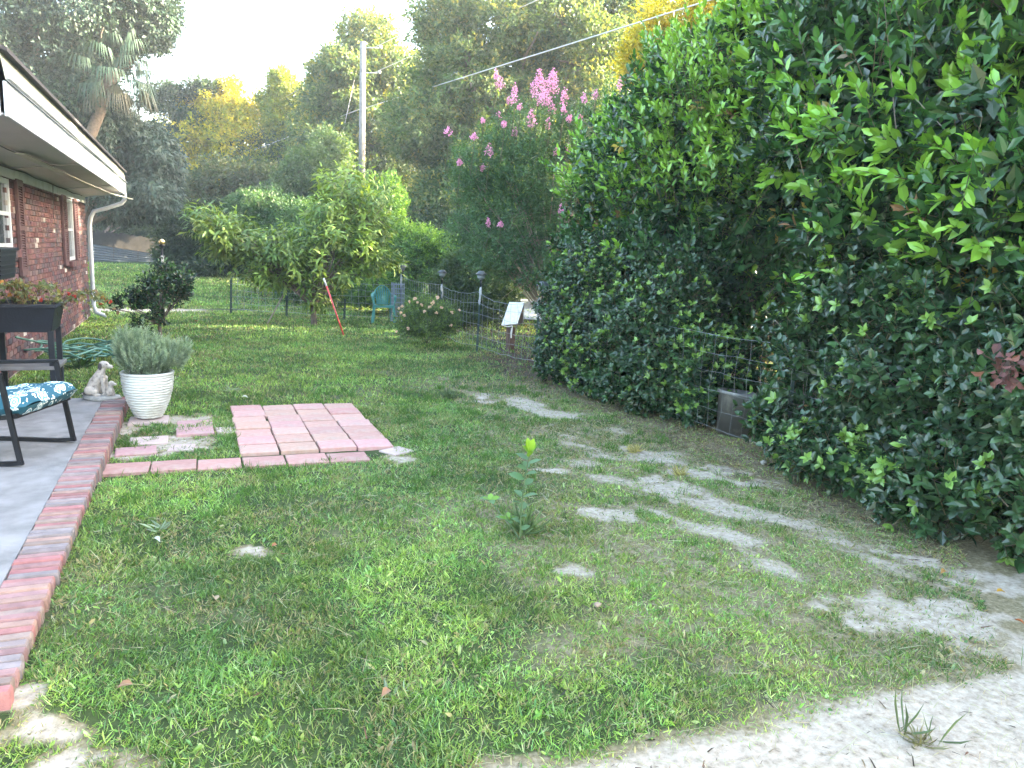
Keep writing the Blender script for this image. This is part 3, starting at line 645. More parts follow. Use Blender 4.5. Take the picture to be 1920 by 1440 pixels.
# ------------------------------------------------------------------ trees beyond the yard
BG = 'trees growing behind the yard'
DK = [(.035,.065,.04), (.045,.075,.045), (.03,.055,.035)]
OAK = [(.075,.13,.055), (.10,.165,.065), (.06,.105,.05), (.13,.17,.08)]
SUNLIT_YEL = [(.34,.32,.035), (.46,.38,.04), (.22,.25,.035)]  # sunlight on the far crowns is put into these yellow leaf colours
def base_of(px, D, z=None):
    p = atd(px, 500, D); return (p[0], p[1], float(gz(p[0], p[1])) if z is None else z)
def bgtree(name, label, px, D, lobes, n, seed, pal, **k):
    return tree(name, label, k.pop('cat', 'tree'), base_of(px, D), px_lobes(lobes), n, seed, pal, group=k.pop('group', BG), **k)
bgtree('oak_tree', 'large dark oak hanging over the house roof at the upper left', 60, 25, [(20,60,24,130,90,3),(130,20,24,120,70,3),(220,30,25,80,55,2.5),(60,190,25,120,90,3),(150,140,25,70,70,2),(290,20,25,42,26,1.5),(240,0,24,70,40,2),(-60,120,24,120,120,3),(110,260,26,90,60,2.5),(170,80,25,80,60,2),(90,110,25,120,80,2.5),(20,260,26,90,70,2),(305,40,25,34,30,1.2),(280,75,25,40,20,1.2),(265,-10,25,70,35,1.6),(180,190,25,50,50,1.5),(120,190,25,80,70,2)],
       19000, 41, [(.022,.048,.036), (.030,.060,.042), (.018,.040,.032)], leaf=.15, nl=7, tl=.5, trunk_r=.35, gap=.32, gfreq=.9, young=(.05,.10,.055), yfrac=.2, hang=.3, mat=DEEP)
bgtree('moss_tree', 'greyish drooping tree behind the roof end with thin hanging twigs', 120, 27, [(240,270,27,70,60,2.2),(295,300,27,45,50,2),(200,320,28,90,70,2.5),(290,360,27,42,40,2),(230,375,28,80,42,2.5),(200,250,26,60,50,2),(310,340,28,30,40,1.5)],
       9500, 42, [(.042,.072,.058), (.055,.082,.068), (.035,.065,.048)], mat=DEEP, leaf=.17, nl=7, tl=.6, tmpl=LONG, trunk_r=.25, gap=.28, hang=.7, droop=.5, wide=1.8)
bgtree('pine_tree', 'thin wispy branched tree standing before the yellow lit trees', 300, 41, [(285,190,41,40,14,1.5),(330,172,41,50,14,1.5),(385,163,41,35,13,1.2),(345,215,41,45,12,1.5),(400,235,41,40,14,1.5),(420,262,41,30,12,1.2),(310,250,41,40,16,1.5)],
       2200, 43, DK, leaf=.17, nl=8, tl=.7, trunk_r=.16, gap=.26, up=.0, inner=.1, forks=1)
bgtree('golden_tree', 'yellow lit tree with a rounded top at the left of the sky gap', 420, 42, [(430,180,42,26,34,1.5),(410,225,42,60,42,2.5),(350,270,42,60,50,2.5),(440,270,42,75,55,3),(380,330,42,80,45,3),(480,320,42,70,50,3),(480,230,42,50,40,2),(560,300,43,60,45,3),(360,210,43,35,30,2),(590,250,43,35,40,2)],
       12000, 44, SUNLIT_YEL, leaf=.20, nl=6, tl=.7, trunk_r=.25, gap=.38, gfreq=.5)
bgtree('golden_tree', 'slim yellow green tree standing alone against the white sky', 530, 40, [(525,155,40,24,28,1.2),(545,195,40,34,34,1.4),(505,190,40,20,22,1),(530,240,40,42,40,1.8),(540,300,40,55,45,2)],
       4200, 45, [(.17,.21,.04), (.12,.18,.04), (.22,.24,.04)], leaf=.18, nl=6, tl=.6, trunk_r=.18, gap=.40, gfreq=.6)
bgtree('oak_tree', 'round topped oak directly behind the utility pole', 690, 36.5, [(690,80,36,52,48,2.2),(650,140,36,70,50,2.5),(720,150,37,80,60,2.5),(620,200,36,62,50,2.2),(690,230,37,90,60,3),(610,270,36,70,50,2.5),(680,320,37,90,60,3),(760,240,37,80,70,3)],
       15000, 46, OAK, leaf=.19, nl=7, tl=.7, trunk_r=.3, gap=.33, gfreq=.6, young=(.25,.24,.06), yfrac=.22)
bgtree('oak_tree', 'very large oak filling the sky behind the pink flowering tree', 920, 27, [(830,45,27,62,50,2),(920,60,27,90,65,2.5),(1020,50,27,95,70,2.5),(860,150,27,95,70,2.5),(960,170,28,110,80,3),(1080,90,28,110,80,3),(1150,20,28,90,60,2.5),(800,250,27,75,70,2.2),(880,300,27,90,80,2.5),(980,300,28,100,90,3),(840,380,27,80,60,2.2),(1080,200,28,90,90,2.5)],
       26000, 47, OAK, leaf=.15, nl=7, tl=.55, trunk_r=.4, gap=.32, gfreq=.8, young=(.22,.22,.07), yfrac=.18)
bgtree('golden_tree', 'tree above the tall laurel with sun glow put into its yellow leaf colour', 1290, 17, [(1290,40,17,90,50,1.3),(1370,20,17,80,60,1.3),(1230,75,17,45,45,.9),(1190,110,17,30,45,.6),(1330,110,17,70,50,1.2),(1450,40,17,80,60,1.3),(1250,150,17.5,50,50,.9)],
       4500, 48, [(.40,.34,.04), (.48,.38,.05), (.30,.30,.05)], leaf=.10, nl=7, tl=.4, trunk_r=.14, gap=.36, gfreq=1.1)  # golden sun glow painted as leaf colour
bgtree('olive_tree', 'grey green feathery tree between the yellow trees and the pole', 590, 30, [(580,330,30,60,50,2),(540,390,30,80,40,2.2),(620,290,31,45,45,1.5),(610,380,30,70,50,2),(480,400,30,60,40,2)],
       5000, 49, [(.07,.13,.06), (.09,.15,.07), (.06,.11,.05)], leaf=.14, nl=7, tl=.5, trunk_r=.15, gap=.33, gfreq=.9)
bgtree('mimosa_tree', 'feathery blue green tree at the far end of the house', 350, 42, [(350,365,42,55,30,2.6),(300,360,42,45,34,2.4),(390,355,42,32,24,1.6),(340,400,42,60,30,2.6)],
       2600, 50, [(.05,.13,.07), (.06,.15,.08)], leaf=.25, nl=10, tl=.9, tmpl=LONG, trunk_r=.1, gap=.26, gfreq=1.0, wide=1.4)
bgtree('brown_tree', 'dusky brownish tree behind the spreading peach tree', 430, 33, [(430,340,33,75,45,2.2),(490,350,33,50,40,2),(380,390,33,70,40,2.2)],
       3500, 51, [(.08,.09,.055), (.06,.09,.05), (.05,.08,.045)], leaf=.16, nl=6, tl=.5, trunk_r=.2, gap=.34)
bgtree('dark_bush', 'dark bushy shrub spreading at the back of the far lawn', 370, 31, [(350,445,31,52,45,2),(410,450,31,60,42,2),(450,475,31,50,36,1.8),(400,405,31,55,30,2),(325,480,31,35,28,1.4),(500,460,32,60,50,2),(390,490,31,70,25,1.8),(560,440,32,60,50,2)],
       6000, 52, DK, leaf=.14, nl=7, tl=.5, trunk_r=.08, gap=.25, gfreq=1, cat='shrub', group=None, hang=.2)
bgtree('dark_bush', 'deep green bush on the bank behind the metal panel fence', 180, 46, [(180,405,49,90,50,3),(90,420,49,80,60,3),(270,410,49,60,50,2.6),(330,430,48,50,45,2.4),(230,430,50,90,40,2.6)],
       8000, 53, DK, leaf=.17, nl=6, tl=.6, trunk_r=.1, gap=.22, cat='shrub', group=None)
LG = [(.075,.16,.04), (.09,.19,.045), (.06,.14,.04)]
bgtree('green_bush', 'bright green leafy bush behind the fence corner and plastic chair', 790, 20, [(790,470,20,70,50,1.2),(740,460,20.5,55,50,1),(840,490,20,45,40,.9),(700,400,21,60,50,1.2),(720,370,21.5,45,40,1),(765,520,20,60,32,1),(660,440,21,50,60,1),(700,540,20,60,36,1),(780,560,19.5,60,30,1),(640,540,21,60,40,1)],
       8000, 54, LG, leaf=.085, nl=8, tl=.3, mat=SOFT, trunk_r=.06, gap=.32, gfreq=1.4, cat='shrub', group=None, zmin=.1, up=.7, young=(.18,.32,.05), yfrac=.4)
bgtree('green_bush', 'olive green bush between the bright bush and the flowering tree', 875, 17.5, [(880,500,17.5,45,40,.8),(900,545,17.2,50,40,.7),(850,540,17.5,45,36,.7),(930,560,16.8,45,36,.6),(870,585,17,60,22,.7)],
       4600, 55, [(.075,.12,.04), (.09,.14,.05), (.05,.09,.04)], leaf=.07, nl=8, tl=.25, mat=SOFT, trunk_r=.05, gap=.3, gfreq=1.5, cat='shrub', group=None, zmin=.1)
bgtree('green_bush', 'mid green bush seen through the gap in the peach tree', 560, 24, [(540,400,24,50,34,1.3),(500,390,24,55,30,1.3),(580,440,23,60,60,1.4),(470,380,24,40,24,1),(520,470,23,70,40,1.4),(620,500,22,80,55,1.4),(560,530,22,60,40,1.2)],
       5200, 56, [(.05,.11,.04), (.065,.13,.045)], leaf=.10, nl=7, tl=.35, mat=SOFT, trunk_r=.06, gap=.3, gfreq=1.2, cat='shrub', group=None, zmin=.1)
bgtree('dark_bush', 'shadowy shrub under the flowering tree behind the wire fence', 1110, 18.5, [(930,520,18.5,60,50,1),(1000,520,18.5,60,46,1),(1060,500,18.5,50,60,1),(1090,420,18.5,60,90,1.2),(1150,330,18.5,80,100,1.5)],
       5200, 57, [(.035,.08,.04), (.05,.10,.045)], leaf=.085, nl=7, tl=.3, mat=SOFT, trunk_r=.06, gap=.28, gfreq=1.3, cat='shrub', group=None, zmin=.9)
# trees right of the hedge, which shade the yard
bgtree('oak_tree', 'oak rising behind the nearest laurel', 1750, 14, [(1560,-20,14,120,90,2),(1700,0,13,160,110,2),(1900,60,13,140,160,2),(1750,250,13,200,140,2.4)],
       5000, 58, OAK, leaf=.14, nl=7, tl=.5, trunk_r=.25, gap=.25, gfreq=.7)
for k_, (x, y, h_, r_, lb) in enumerate([(9.6,3.2,5.2,2.0,'dark evergreen mass added for shade behind the nearest laurel'),(10.2,7.2,5.4,2.1,'dark evergreen mass added for shade behind the gap between the two laurels'),
        (11.2,11.2,5.6,2.2,'dark evergreen mass added for shade behind the tall laurel'),(14.0,15.4,6.2,2.4,'dark evergreen mass added for shade right of the flowering tree'),(17.5,20.5,7.,2.8,'dark evergreen mass added for shade beyond the pale driveway'),(20,27,8,3.2,'dark evergreen added for shade behind the large oak'),(9.5,-.6,5.2,2.0,'dark evergreen mass added for shade at the near end of the hedge'),(5.6,42,7,3.0,'dark evergreen added for shade below the slim yellow green tree'),(12.5,34,8,3.2,'dark evergreen added for shade behind the utility pole'),(8.4,40.8,8.5,3.6,'dark evergreen added for shade between the golden trees and the round topped oak'),(19,36,9,3.2,'tall dark evergreen added for shade at the back of the woods')]):
    lo = [(x+.5*r_*math.cos(a), y+.6*r_*math.sin(a), z_, r_*.8, r_*.8, h_*.3) for a, z_ in ((0,h_*.3),(2.1,h_*.35),(4.2,h_*.3),(1,h_*.7),(3.6,h_*.75))]
    tree('shade_evergreen', lb, 'tree', (x, y, 0), lo, 4200, 160+k_, DK, leaf=.13, nl=7, tl=.4, trunk_r=.14, gap=.22, gfreq=.9, group='evergreens added to block the low sun', fork_h=.1, zmin=.1, inner=.4)  # evergreens added mostly out of sight to keep sun off yard and far fences
bgtree('dark_bush', 'dark undergrowth added below the very large oak to shade the far lawn', 850, 25, [(720,470,26,70,60,2),(820,460,25,70,60,2),(920,470,25,80,60,2),(1020,480,25,80,60,2),(640,440,27,60,60,2),(1000,400,26,80,50,2)],
       8000, 62, DK, leaf=.13, nl=7, tl=.45, trunk_r=.08, gap=.2, gfreq=.9, cat='shrub', group=None, zmin=.1)  # added to stop low sun passing under the oak crown
# wood closing the view
rng = RNG(60)
lw = []
for i in range(46):
    px = -300 + 40*i; D = 55 + rng.uniform(-4, 6); lw.append((px, 395+rng.uniform(-25, 20), D, 60, 75+rng.uniform(0, 25), 4))
lw = px_lobes(lw); P, Nn = shell(lw, 16000, rng, .6, .2, .4, 61, .3, .3)
V, Fs, C = sprays(P, Nn, rng, 6, .9, .34, L4, .2, .7, .1, 1.1, [(.05,.075,.04), (.07,.09,.045), (.04,.06,.035)])
g = mesh_np('far_wood', V, Fs, FAR, None, C); tag(g, 'dark mass of far woodland closing the view', 'woods', kind='stuff')
# ------------------------------------------------------------------ the brick house
WX, WY0, WY1, WZ = -2.0, 7.0, 17.75, 2.42
house = empty('brick_house', (WX-3.5, 12.4, 0), 'single storey red brick house with white eaves and brown shutters', 'house')
mb = MB(); mb.box((WX-3.62, (WY0+WY1)/2, 1.2), (7.2, WY1-WY0-.04, 2.6)); mb.build('wall_core', MORTAR, house)
rng = RNG(8)
bp = np.array([(.105,.05,.055), (.135,.06,.06), (.10,.058,.068), (.08,.055,.064), (.14,.075,.07), (.12,.085,.085), (.07,.058,.068), (.125,.07,.065)])
openings = [(9.05, 10.75, 1.50, 2.30), (15.12, 15.95, 1.24, 2.30)]
specs = []; z = .04; row = 0
while z < 2.40:
    y = WY0 - (.105 if row % 2 else 0)
    while y < WY1:
        L_ = .2; yc = y+L_/2; zc = z+.03
        inside = any(a-.02 < yc < b_+.02 and c_-.03 < zc < d_+.02 for a, b_, c_, d_ in openings)
        if not inside:
            col = bp[rng.integers(len(bp))]*rng.uniform(.8, 1.25)
            u = noise(np.array([yc*3.3]), np.array([zc*3.3]), seed=4)[0]
            if rng.uniform() < .02 + .09*(u > .74): col = np.array((.42, .39, .37))*rng.uniform(.8, 1.1)
            specs.append(((WX-.03, yc, zc), (.098, L_-.012, .062), 0, col))
        y += .21
    z += .0725; row += 1
V, Fs, C = blocks(specs, rng, .0022); mesh_np('wall', V, Fs, BRICKM, house, C)
specs = []; z = .04; row = 0        # far end wall, returned round the corner
while z < 2.40:
    x = WX-.05 - (.105 if row % 2 else 0)
    while x > WX-3.6:
        specs.append(((x-.1, WY1+.01, z+.03), (.198, .06, .062), 0, bp[rng.integers(len(bp))]*rng.uniform(.8, 1.25))); x -= .21
    z += .0725; row += 1
V, Fs, C = blocks(specs, rng, .0022); mesh_np('end_wall', V, Fs, BRICKM, house, C)
GLASS = plain('window_glass', (.05, .06, .075), .08, var=.1, spec=.8)
CURT = plain('blind', (.55, .57, .60), .7, var=.05)
def window(y0, y1, z0, z1, lab):
    mb = MB(); mb.box((WX+.0, y0+.03, (z0+z1)/2), (.07, .06, z1-z0)); mb.box((WX, y1-.03, (z0+z1)/2), (.07, .06, z1-z0))
    mb.box((WX, (y0+y1)/2, z1-.03), (.066, y1-y0-.12, .06)); mb.box((WX, (y0+y1)/2, z0+.03), (.066, y1-y0-.12, .06)); mb.box((WX, (y0+y1)/2, (z0+z1)/2), (.05, y1-y0-.12, .045))
    wn = mb.build('window', WHITEP, house, bevel=.003)
    mb = MB(); mb.box((WX-.005, (y0+y1)/2, (z0+z1)/2), (.008, y1-y0-.12, z1-z0-.12)); mb.build('pane', GLASS, wn)
    mb = MB(); mb.box((WX-.035, (y0+y1)/2, (z0+z1)/2), (.004, y1-y0-.14, z1-z0-.13)); mb.build('blind', CURT, wn)
    mb = MB(); k = int((y1-y0+.3)/.072)
    rr = RNG(3)
    for i in range(k):
        mb.box((WX+.04, y0-.15+.072*(i+.5), z0-.055), (.14, .062, .09), None, tuple(bp[i % 8]*.9))
    mb.build('sill', BRICKM, wn, bevel=.003)
window(9.05, 10.75, 1.50, 2.30, ''); window(15.12, 15.95, 1.24, 2.30, '')
def shutter(y0, y1, z0, z1):
    mb = MB(); x = WX+.045; h = z1-z0
    mb.box((x, y0+.03, (z0+z1)/2), (.035, .06, h)); mb.box((x, y1-.03, (z0+z1)/2), (.035, .06, h))
    for zz in (z0+.04, (z0+z1)/2, z1-.04): mb.box((x, (y0+y1)/2, zz), (.033, y1-y0-.12, .08 if zz != (z0+z1)/2 else .06))
    n = int(h/.036)
    R = np.array([[math.cos(.6), 0, math.sin(.6)], [0, 1, 0], [-math.sin(.6), 0, math.cos(.6)]])
    for i in range(n):
        zz = z0+.08+(h-.16)*(i+.5)/n
        if abs(zz-(z0+z1)/2) > .03: mb.box((x, (y0+y1)/2, zz), (.03, y1-y0-.12, .007), R)
    mb.build('shutter', SHUT, house)
shutter(11.05, 11.42, 1.16, 2.33); shutter(14.62, 15.06, 1.17, 2.33); shutter(16.0, 16.45, 1.17, 2.33)
mb = MB(); mb.box((WX+.03, (WY0+WY1)/2, 2.375), (.03, WY1-WY0+.02, .12)); mb.build('frieze_board', WHITEP, house, bevel=.004)
# eave: soffit slopes down to the wall, fascia in two bands, shingles on top
EX, EY0, EY1 = -1.25, 6.85, 17.95
def sheet(mb, pts, th):
    p = np.array(pts, float); q = p+np.array([0, 0, th]); n = len(p)
    mb.add(np.concatenate([p, q]), [tuple(range(n))[::-1], tuple(range(n, 2*n))] + [(i, (i+1) % n, n+(i+1) % n, n+i) for i in range(n)])
mb = MB(); 
for i in range(8):
    a = EY0+.02+(EY1-EY0-.04)*i/8; b_ = EY0+.02+(EY1-EY0-.04)*(i+1)/8-.006; dz = .006*((i*7) % 3-1)
    sheet(mb, [(EX-.012, a, 2.555+dz), (EX-.012, b_, 2.555+dz), (WX-.1, b_, 2.43+dz), (WX-.1, a, 2.43+dz)], .012)
mb.build('soffit', SOFFITM, house)
mb = MB(); mb.box((EX+.012, (EY0+EY1)/2, 2.66), (.024, EY1-EY0, .25)); mb.box((EX-2.2, EY0+.012, 2.66), (4.35, .024, .25)); mb.build('fascia', WHITEP, house, bevel=.004)
mb = MB(); mb.tube([(EX+.045, EY0-.02, 2.80), (EX+.05, 10.2, 2.795), (EX+.04, 13.5, 2.80), (EX+.045, EY1, 2.79)], .014, 6)
mb.build('gutter_lip', GREYMET, house, True)
mb = MB(); 
sheet(mb, [(EX+.022, EY0-.012, 2.792), (EX+.022, EY1+.01, 2.792), (EX-.005, EY1+.01, 2.98), (EX-.005, EY0-.012, 2.98)], .012)
mb.box((EX-2.2, EY0-.005, 2.89), (4.3, .03, .19)); mb.build('upper_fascia', CREAM, house)
mb = MB(); sheet(mb, [(EX+.05, EY0-.04, 2.985), (EX+.05, EY1+.06, 2.985), (-5.6, EY1+.06, 4.55), (-5.6, EY0-.04, 4.55)], .03)
sheet(mb, [(-5.6, EY0-.04, 4.55), (-5.6, EY1+.06, 4.55), (-9.9, EY1+.06, 2.985), (-9.9, EY0-.04, 2.985)], .03)
roof = mb.build('roof', ROOFM, house)
mb = MB(); mb.bar((-5.6, EY0+.2, 4.5), (-5.6, WY1-.01, 4.5), .05, .05); mb.add([(-9.7, EY0+.2, 2.75), (-1.45, EY0+.2, 2.75), (-5.6, EY0+.2, 4.5), (-9.7, WY1-.01, 2.75), (-1.45, WY1-.01, 2.75), (-5.6, WY1-.01, 4.5)], [(0, 1, 2), (5, 4, 3)]); mb.build('gable', CREAM, house)
# sagging strip under the soffit and its broken end
mb = MB(); pts = [(EX-.32, 9.2, 2.47), (EX-.20, 12.5, 2.44), (EX-.08, 15.4, 2.43), (EX+.10, 18.1, 2.47)]
for a, b_ in zip(pts[:-1], pts[1:]): mb.bar(a, b_, .09, .012)
mb.build('loose_trim', CREAM, house)
DPM = WHITEP
mb = MB(); P0 = np.array(aty(240, 368, 17.9)); A_ = (WX+.10, 17.80, 2.12)
path = [(EX+.0, 17.85, 2.56), (EX+.0, 17.85, 2.44), (EX-.06, 17.85, 2.36), (-1.6, 17.84, 2.24), (-1.82, 17.83, 2.17), (WX+.12, 17.82, 2.05), (WX+.09, 17.82, 1.9), (WX+.09, 17.82, .25), (WX+.14, 17.8, .12), (WX+.32, 17.74, .05)]
mb.tube(path, .042, 10); mb.build('downspout', DPM, house, True)
CAB = plain('cable', (.10, .10, .11), .6, var=.1)
mb = MB(); rng = RNG(91); pts = [(WX+.07+.02*math.sin(i*1.7), 9+i*.62, 2.425+.012*math.sin(i*2.1)) for i in range(14)]
mb.tube(pts, .009, 5); mb.build('cable', CAB, house, True)
mb = MB(); pts = [(WX+.35+.015*i+.02*math.sin(i*1.3), 7.4+i*.5, 2.485-.012*math.sin(i*.7)) for i in range(9)]
mb.tube(pts, .006, 5); mb.build('cable', CAB, house, True)
mb = MB(); mb.tube([(WX+.08, 13.6, 2.42), (WX+.07, 13.62, 2.2), (WX+.05, 13.7, 1.95), (WX+.06, 13.95, 1.7), (WX+.05, 13.8, 1.5)], .006, 5); mb.build('cable', CAB, house, True)

# black box hung on the wall
bx = empty('wall_box', (WX+.16, 9.15, 1.2), 'black ribbed box hung on the brick wall below the first window', 'planter box')
mb = MB(); mb.box((WX+.17, 9.15, 1.36), (.22, .8, .28), taper=.86); mb.build('box_body', BLACKPL, bx, bevel=.008)
mb = MB(); mb.box((WX+.17, 9.15, 1.515), (.26, .86, .035)); mb.build('rim', BLACKPL, bx, bevel=.006)
mb = MB()
for k in range(5): mb.box((WX+.285-.003*(4-k), 9.15, 1.27+.045*k), (.01, .74, .012))
mb.build('ribs', BLACKPL, bx)

# ------------------------------------------------------------------ raised planter on legs, its plants, hose
rp = empty('raised_planter', (-1.6, 8.75, 0), 'dark raised planter box on four legs with a lower shelf', 'planter')
PX1, PX0, PY0, PY1 = -1.23, -1.86, 8.42, 9.02
mb = MB(); zt, zb, tt = 1.00, .75, .86
def frust(mb, x0, x1, y0, y1, zt, zb, k, th=.02):
    cx, cy = (x0+x1)/2, (y0+y1)/2; hx, hy = (x1-x0)/2, (y1-y0)/2
    o = [(cx+sx*hx*f_, cy+sy*hy*f_, z_) for z_, f_ in ((zb, k), (zt, 1)) for sx, sy in ((-1, -1), (1, -1), (1, 1), (-1, 1))]
    i_ = [(cx+sx*(hx*f_-th), cy+sy*(hy*f_-th), z_) for z_, f_ in ((zt-.05, .98), (zt, 1)) for sx, sy in ((-1, -1), (1, -1), (1, 1), (-1, 1))]
    mb.add(o+i_, [(3,2,1,0),(0,1,5,4),(1,2,6,5),(2,3,7,6),(3,0,4,7),(4,5,13,12),(5,6,14,13),(6,7,15,14),(7,4,12,15),(12,13,9,8),(13,14,10,9),(14,15,11,10),(15,12,8,11),(8,9,10,11)])
frust(mb, PX0, PX1, PY0, PY1, zt, zb, .84); mb.build('planter_box', BLACKPL, rp, bevel=.004)
mb = MB(); 
for (a, b_) in (((PX0-.015, PY0-.005), (PX1+.015, PY0-.005)), ((PX0-.015, PY1+.005), (PX1+.015, PY1+.005))): mb.bar((*a, zt+.005), (*b_, zt+.005), .035, .03)
for x in (PX0, PX1): mb.bar((x, PY0+.014, zt+.004), (x, PY1-.014, zt+.004), .034, .028)
mb.build('rim', BLACKPL, rp, bevel=.004)
for x in (PX0+.075, PX1-.06):
    for y in (PY0+.07, PY1-.07):
        mb = MB(); mb.bar((x, y, .0), (x, y, zb+.01), .05, .05, up=(0, 1, 0)); mb.build('leg', BLACKPL, rp, bevel=.004)
mb = MB(); mb.box(((PX0+PX1)/2+.01, (PY0+PY1)/2, .40), (PX1-PX0-.03, PY1-PY0-.06, .035)); mb.build('shelf', plain('shelf_plastic', (.12, .12, .125), .7, var=.2), rp, bevel=.005)
mb = MB(); mb.box(((PX0+PX1)/2, (PY0+PY1)/2, .965), (PX1-PX0-.05, PY1-PY0-.05, .03)); mb.build('soil', plain('soil', (.05, .035, .025), .95, bump=.8), rp)
# straggly plants
def trailing(name, label, cat, pts, rng, cols, ll, nleaf, mat=SOFT, rad=.004, tm=L8, flow=None, petal='blossom'):
    root = empty(name, pts[0][0], label, cat); mb = MB(); parts = []
    for p in pts:
        p = np.array(p, float); mb.tube(p, np.linspace(rad, rad*.5, len(p)), 5)
        n = nleaf; t = rng.uniform(.1, 1, n)*(len(p)-1); i = np.minimum(t.astype(int), len(p)-2); fr = (t-i)[:, None]
        P = p[i]*(1-fr)+p[i+1]*fr; D = nrm(rng.normal(0, 1, (n, 3))+np.array([0, 0, -.2])); s = ll*rng.uniform(.6, 1.3, n)[:, None, None]
        M = frame(D, nrm(rng.normal(0, .6, (n, 3))+np.array([0, -.3, 1])))*s; M[:, :, 0] *= 1.3
        parts.append(scatter(tm, P, M, np.array(cols)[rng.integers(len(cols), size=n)]*rng.uniform(.7, 1.3, (n, 1))))
    mb.build('stems', TWIGM, root, True); V, Fs, C = join(parts); mesh_np('foliage', V, Fs, mat, root, C); return root
rng = RNG(71)
def arcs(c, n, reach, rise, drop, rng, bias=(0, 0, 0)):
    out = []
    for i in range(n):
        a = rng.uniform(0, 6.28); r = reach*rng.uniform(.4, 1); d = np.array([math.cos(a)*r, math.sin(a)*r*.6, 0])+np.array(bias)*rng.uniform(.3, 1)
        c0 = np.array(c)+rng.normal(0, .08, 3)*[1, 1, 0]
        out.append([c0, c0+d*.35+[0, 0, rise*rng.uniform(.6, 1)], c0+d*.75+[0, 0, rise*.8], c0+d*1.05+[0, 0, -drop*rng.uniform(0, 1)]])
    return out
TC = [(.16,.19,.07), (.11,.15,.06), (.24,.22,.08), (.20,.13,.07), (.13,.18,.09)]
tp = trailing('trailing_plant', 'straggly trailing plant with yellowing leaves growing out of the raised planter', 'plant', arcs((-1.55, 8.72, .96), 22, .34, .26, .1, rng, (.12, 0, .05))+arcs((-1.3, 8.85, .97), 9, .30, .18, .12, rng, (.45, .15, 0)), rng, TC, .045, 26, rad=.003)
for i in range(12):
    q = np.array([-1.5, 8.7, 1.1])+rng.normal(0, 1, 3)*[.2, .12, .07] if i < 7 else np.array([-1.0, 9.0, 1.02])+rng.normal(0, 1, 3)*[.12, .08, .06]
    n = 9; D = nrm(rng.normal(0, 1, (n, 3))); M = frame(D, nrm(rng.normal(0, 1, (n, 3))))*.028; M[:, :, 0] *= 1.6
    V, Fs, C = scatter(L4, np.repeat(q[None], n, 0), M, np.array((.45, .06, .04) if i % 3 else (.40, .20, .05))*rng.uniform(.7, 1.2, (n, 1))); mesh_np('blossom', V, Fs, PETAL, tp, C)
HOSE = plain('green_hose', (.06, .17, .13), .4, var=.25, scale=6)
mb = MB(); rng = RNG(73); pts = []
for i in range(150):
    a = i*.21; k = i/150; rr = .42+.10*math.sin(i*.37)+.05*rng.normal()
    cx, cy = -1.42+.10*math.sin(i*.05), 11.6+.3*math.sin(i*.031)
    pts.append((cx+rr*math.cos(a), cy+1.35*rr*math.sin(a), .05+.10*k+.09*abs(math.sin(i*.19))+.05*math.sin(i*.53)))
pts += [(-1.75, 11.2, .30), (-1.85, 10.6, .42), (-1.9, 10.2, .5)]
def smooth(p, k=4):
    p = np.array(p, float); t = np.linspace(0, len(p)-1, len(p)*k); i = np.clip(t.astype(int), 0, len(p)-2); f_ = t-i
    p0 = p[np.clip(i-1, 0, len(p)-1)]; p1 = p[i]; p2 = p[i+1]; p3 = p[np.clip(i+2, 0, len(p)-1)]; f_ = f_[:, None]
    return .5*((2*p1)+(-p0+p2)*f_+(2*p0-5*p1+4*p2-p3)*f_**2+(-p0+3*p1-3*p2+p3)*f_**3)
mb.tube(smooth(pts, 3), .0125, 8); o = mb.build('garden_hose', HOSE, None, True, loc=(-1.4, 11.6, 0)); tag(o, 'green garden hose heaped in loose coils by the house wall', 'hose')

# ------------------------------------------------------------------ rocking chair and cushion
fx = np.array([.934, -.357, 0]); sx = np.array([.357, .934, 0]); O_ = np.array([-1.13, 5.95, .1]); Zv = np.array([0, 0, 1.0])
def rc(f_, s_, z_): return O_ + fx*f_ + sx*s_*.674 + Zv*z_
rk = empty('rocking_chair', rc(-.35, .5, 0), 'black metal rocking chair standing on the concrete patio', 'rocking chair')
for s_ in (0, 1):
    k = 1 if s_ else 0
    mb = MB(); mb.bar(rc(0, s_, .02), rc(-.10, s_, .635), .024, .036); mb.build('leg', BLACK, rk, bevel=.004)
    mb = MB(); mb.bar(rc(-.62, s_, .03), rc(-.68, s_, .62), .028, .045); mb.build('leg', BLACK, rk, bevel=.004)
    mb = MB(); p = [rc(.015-.95*t, s_, .028-.05*math.sin(min(1, t*1.1)*math.pi)*.55+.10*max(0, t-.8)) for t in np.linspace(0, 1, 14)]
    p = [q*[1, 1, 0]+Zv*max(q[2], .115) for q in p]
    for a, b_ in zip(p[:-1], p[1:]): mb.bar(a, b_, .03, .028)
    mb.build('rocker', BLACK, rk)
    mb = MB(); mb.bar(rc(-.09, s_, .64), rc(-.78, s_, .60), .045, .026); mb.build('armrest', BLACK, rk, bevel=.005)
mb = MB(); mb.bar(rc(-.02, -.0, .355), rc(-.02, 1.0, .355), .03, .03); mb.bar(rc(-.6, 0, .27), rc(-.6, 1, .27), .03, .03)
for s_ in (0.03, .97): mb.bar(rc(-.02, s_, .352), rc(-.62, s_, .268), .03, .03)
for t in np.linspace(.15, .85, 6): mb.bar(rc(-.03, t, .352), rc(-.6, t, .27), .04, .006)
mb.build('seat_frame', BLACK, rk)
mb = MB(); 
for s_ in (0.02, .98): mb.bar(rc(-.6, s_, .27), rc(-.95, s_, 1.0), .03, .03)
mb.bar(rc(-.95, 0.02, 1.0), rc(-.95, .98, 1.0), .03, .03)
for t in np.linspace(.15, .85, 6): mb.bar(rc(-.62, t, .31), rc(-.945, t, .98), .04, .006)
mb.build('backrest', BLACK, rk)
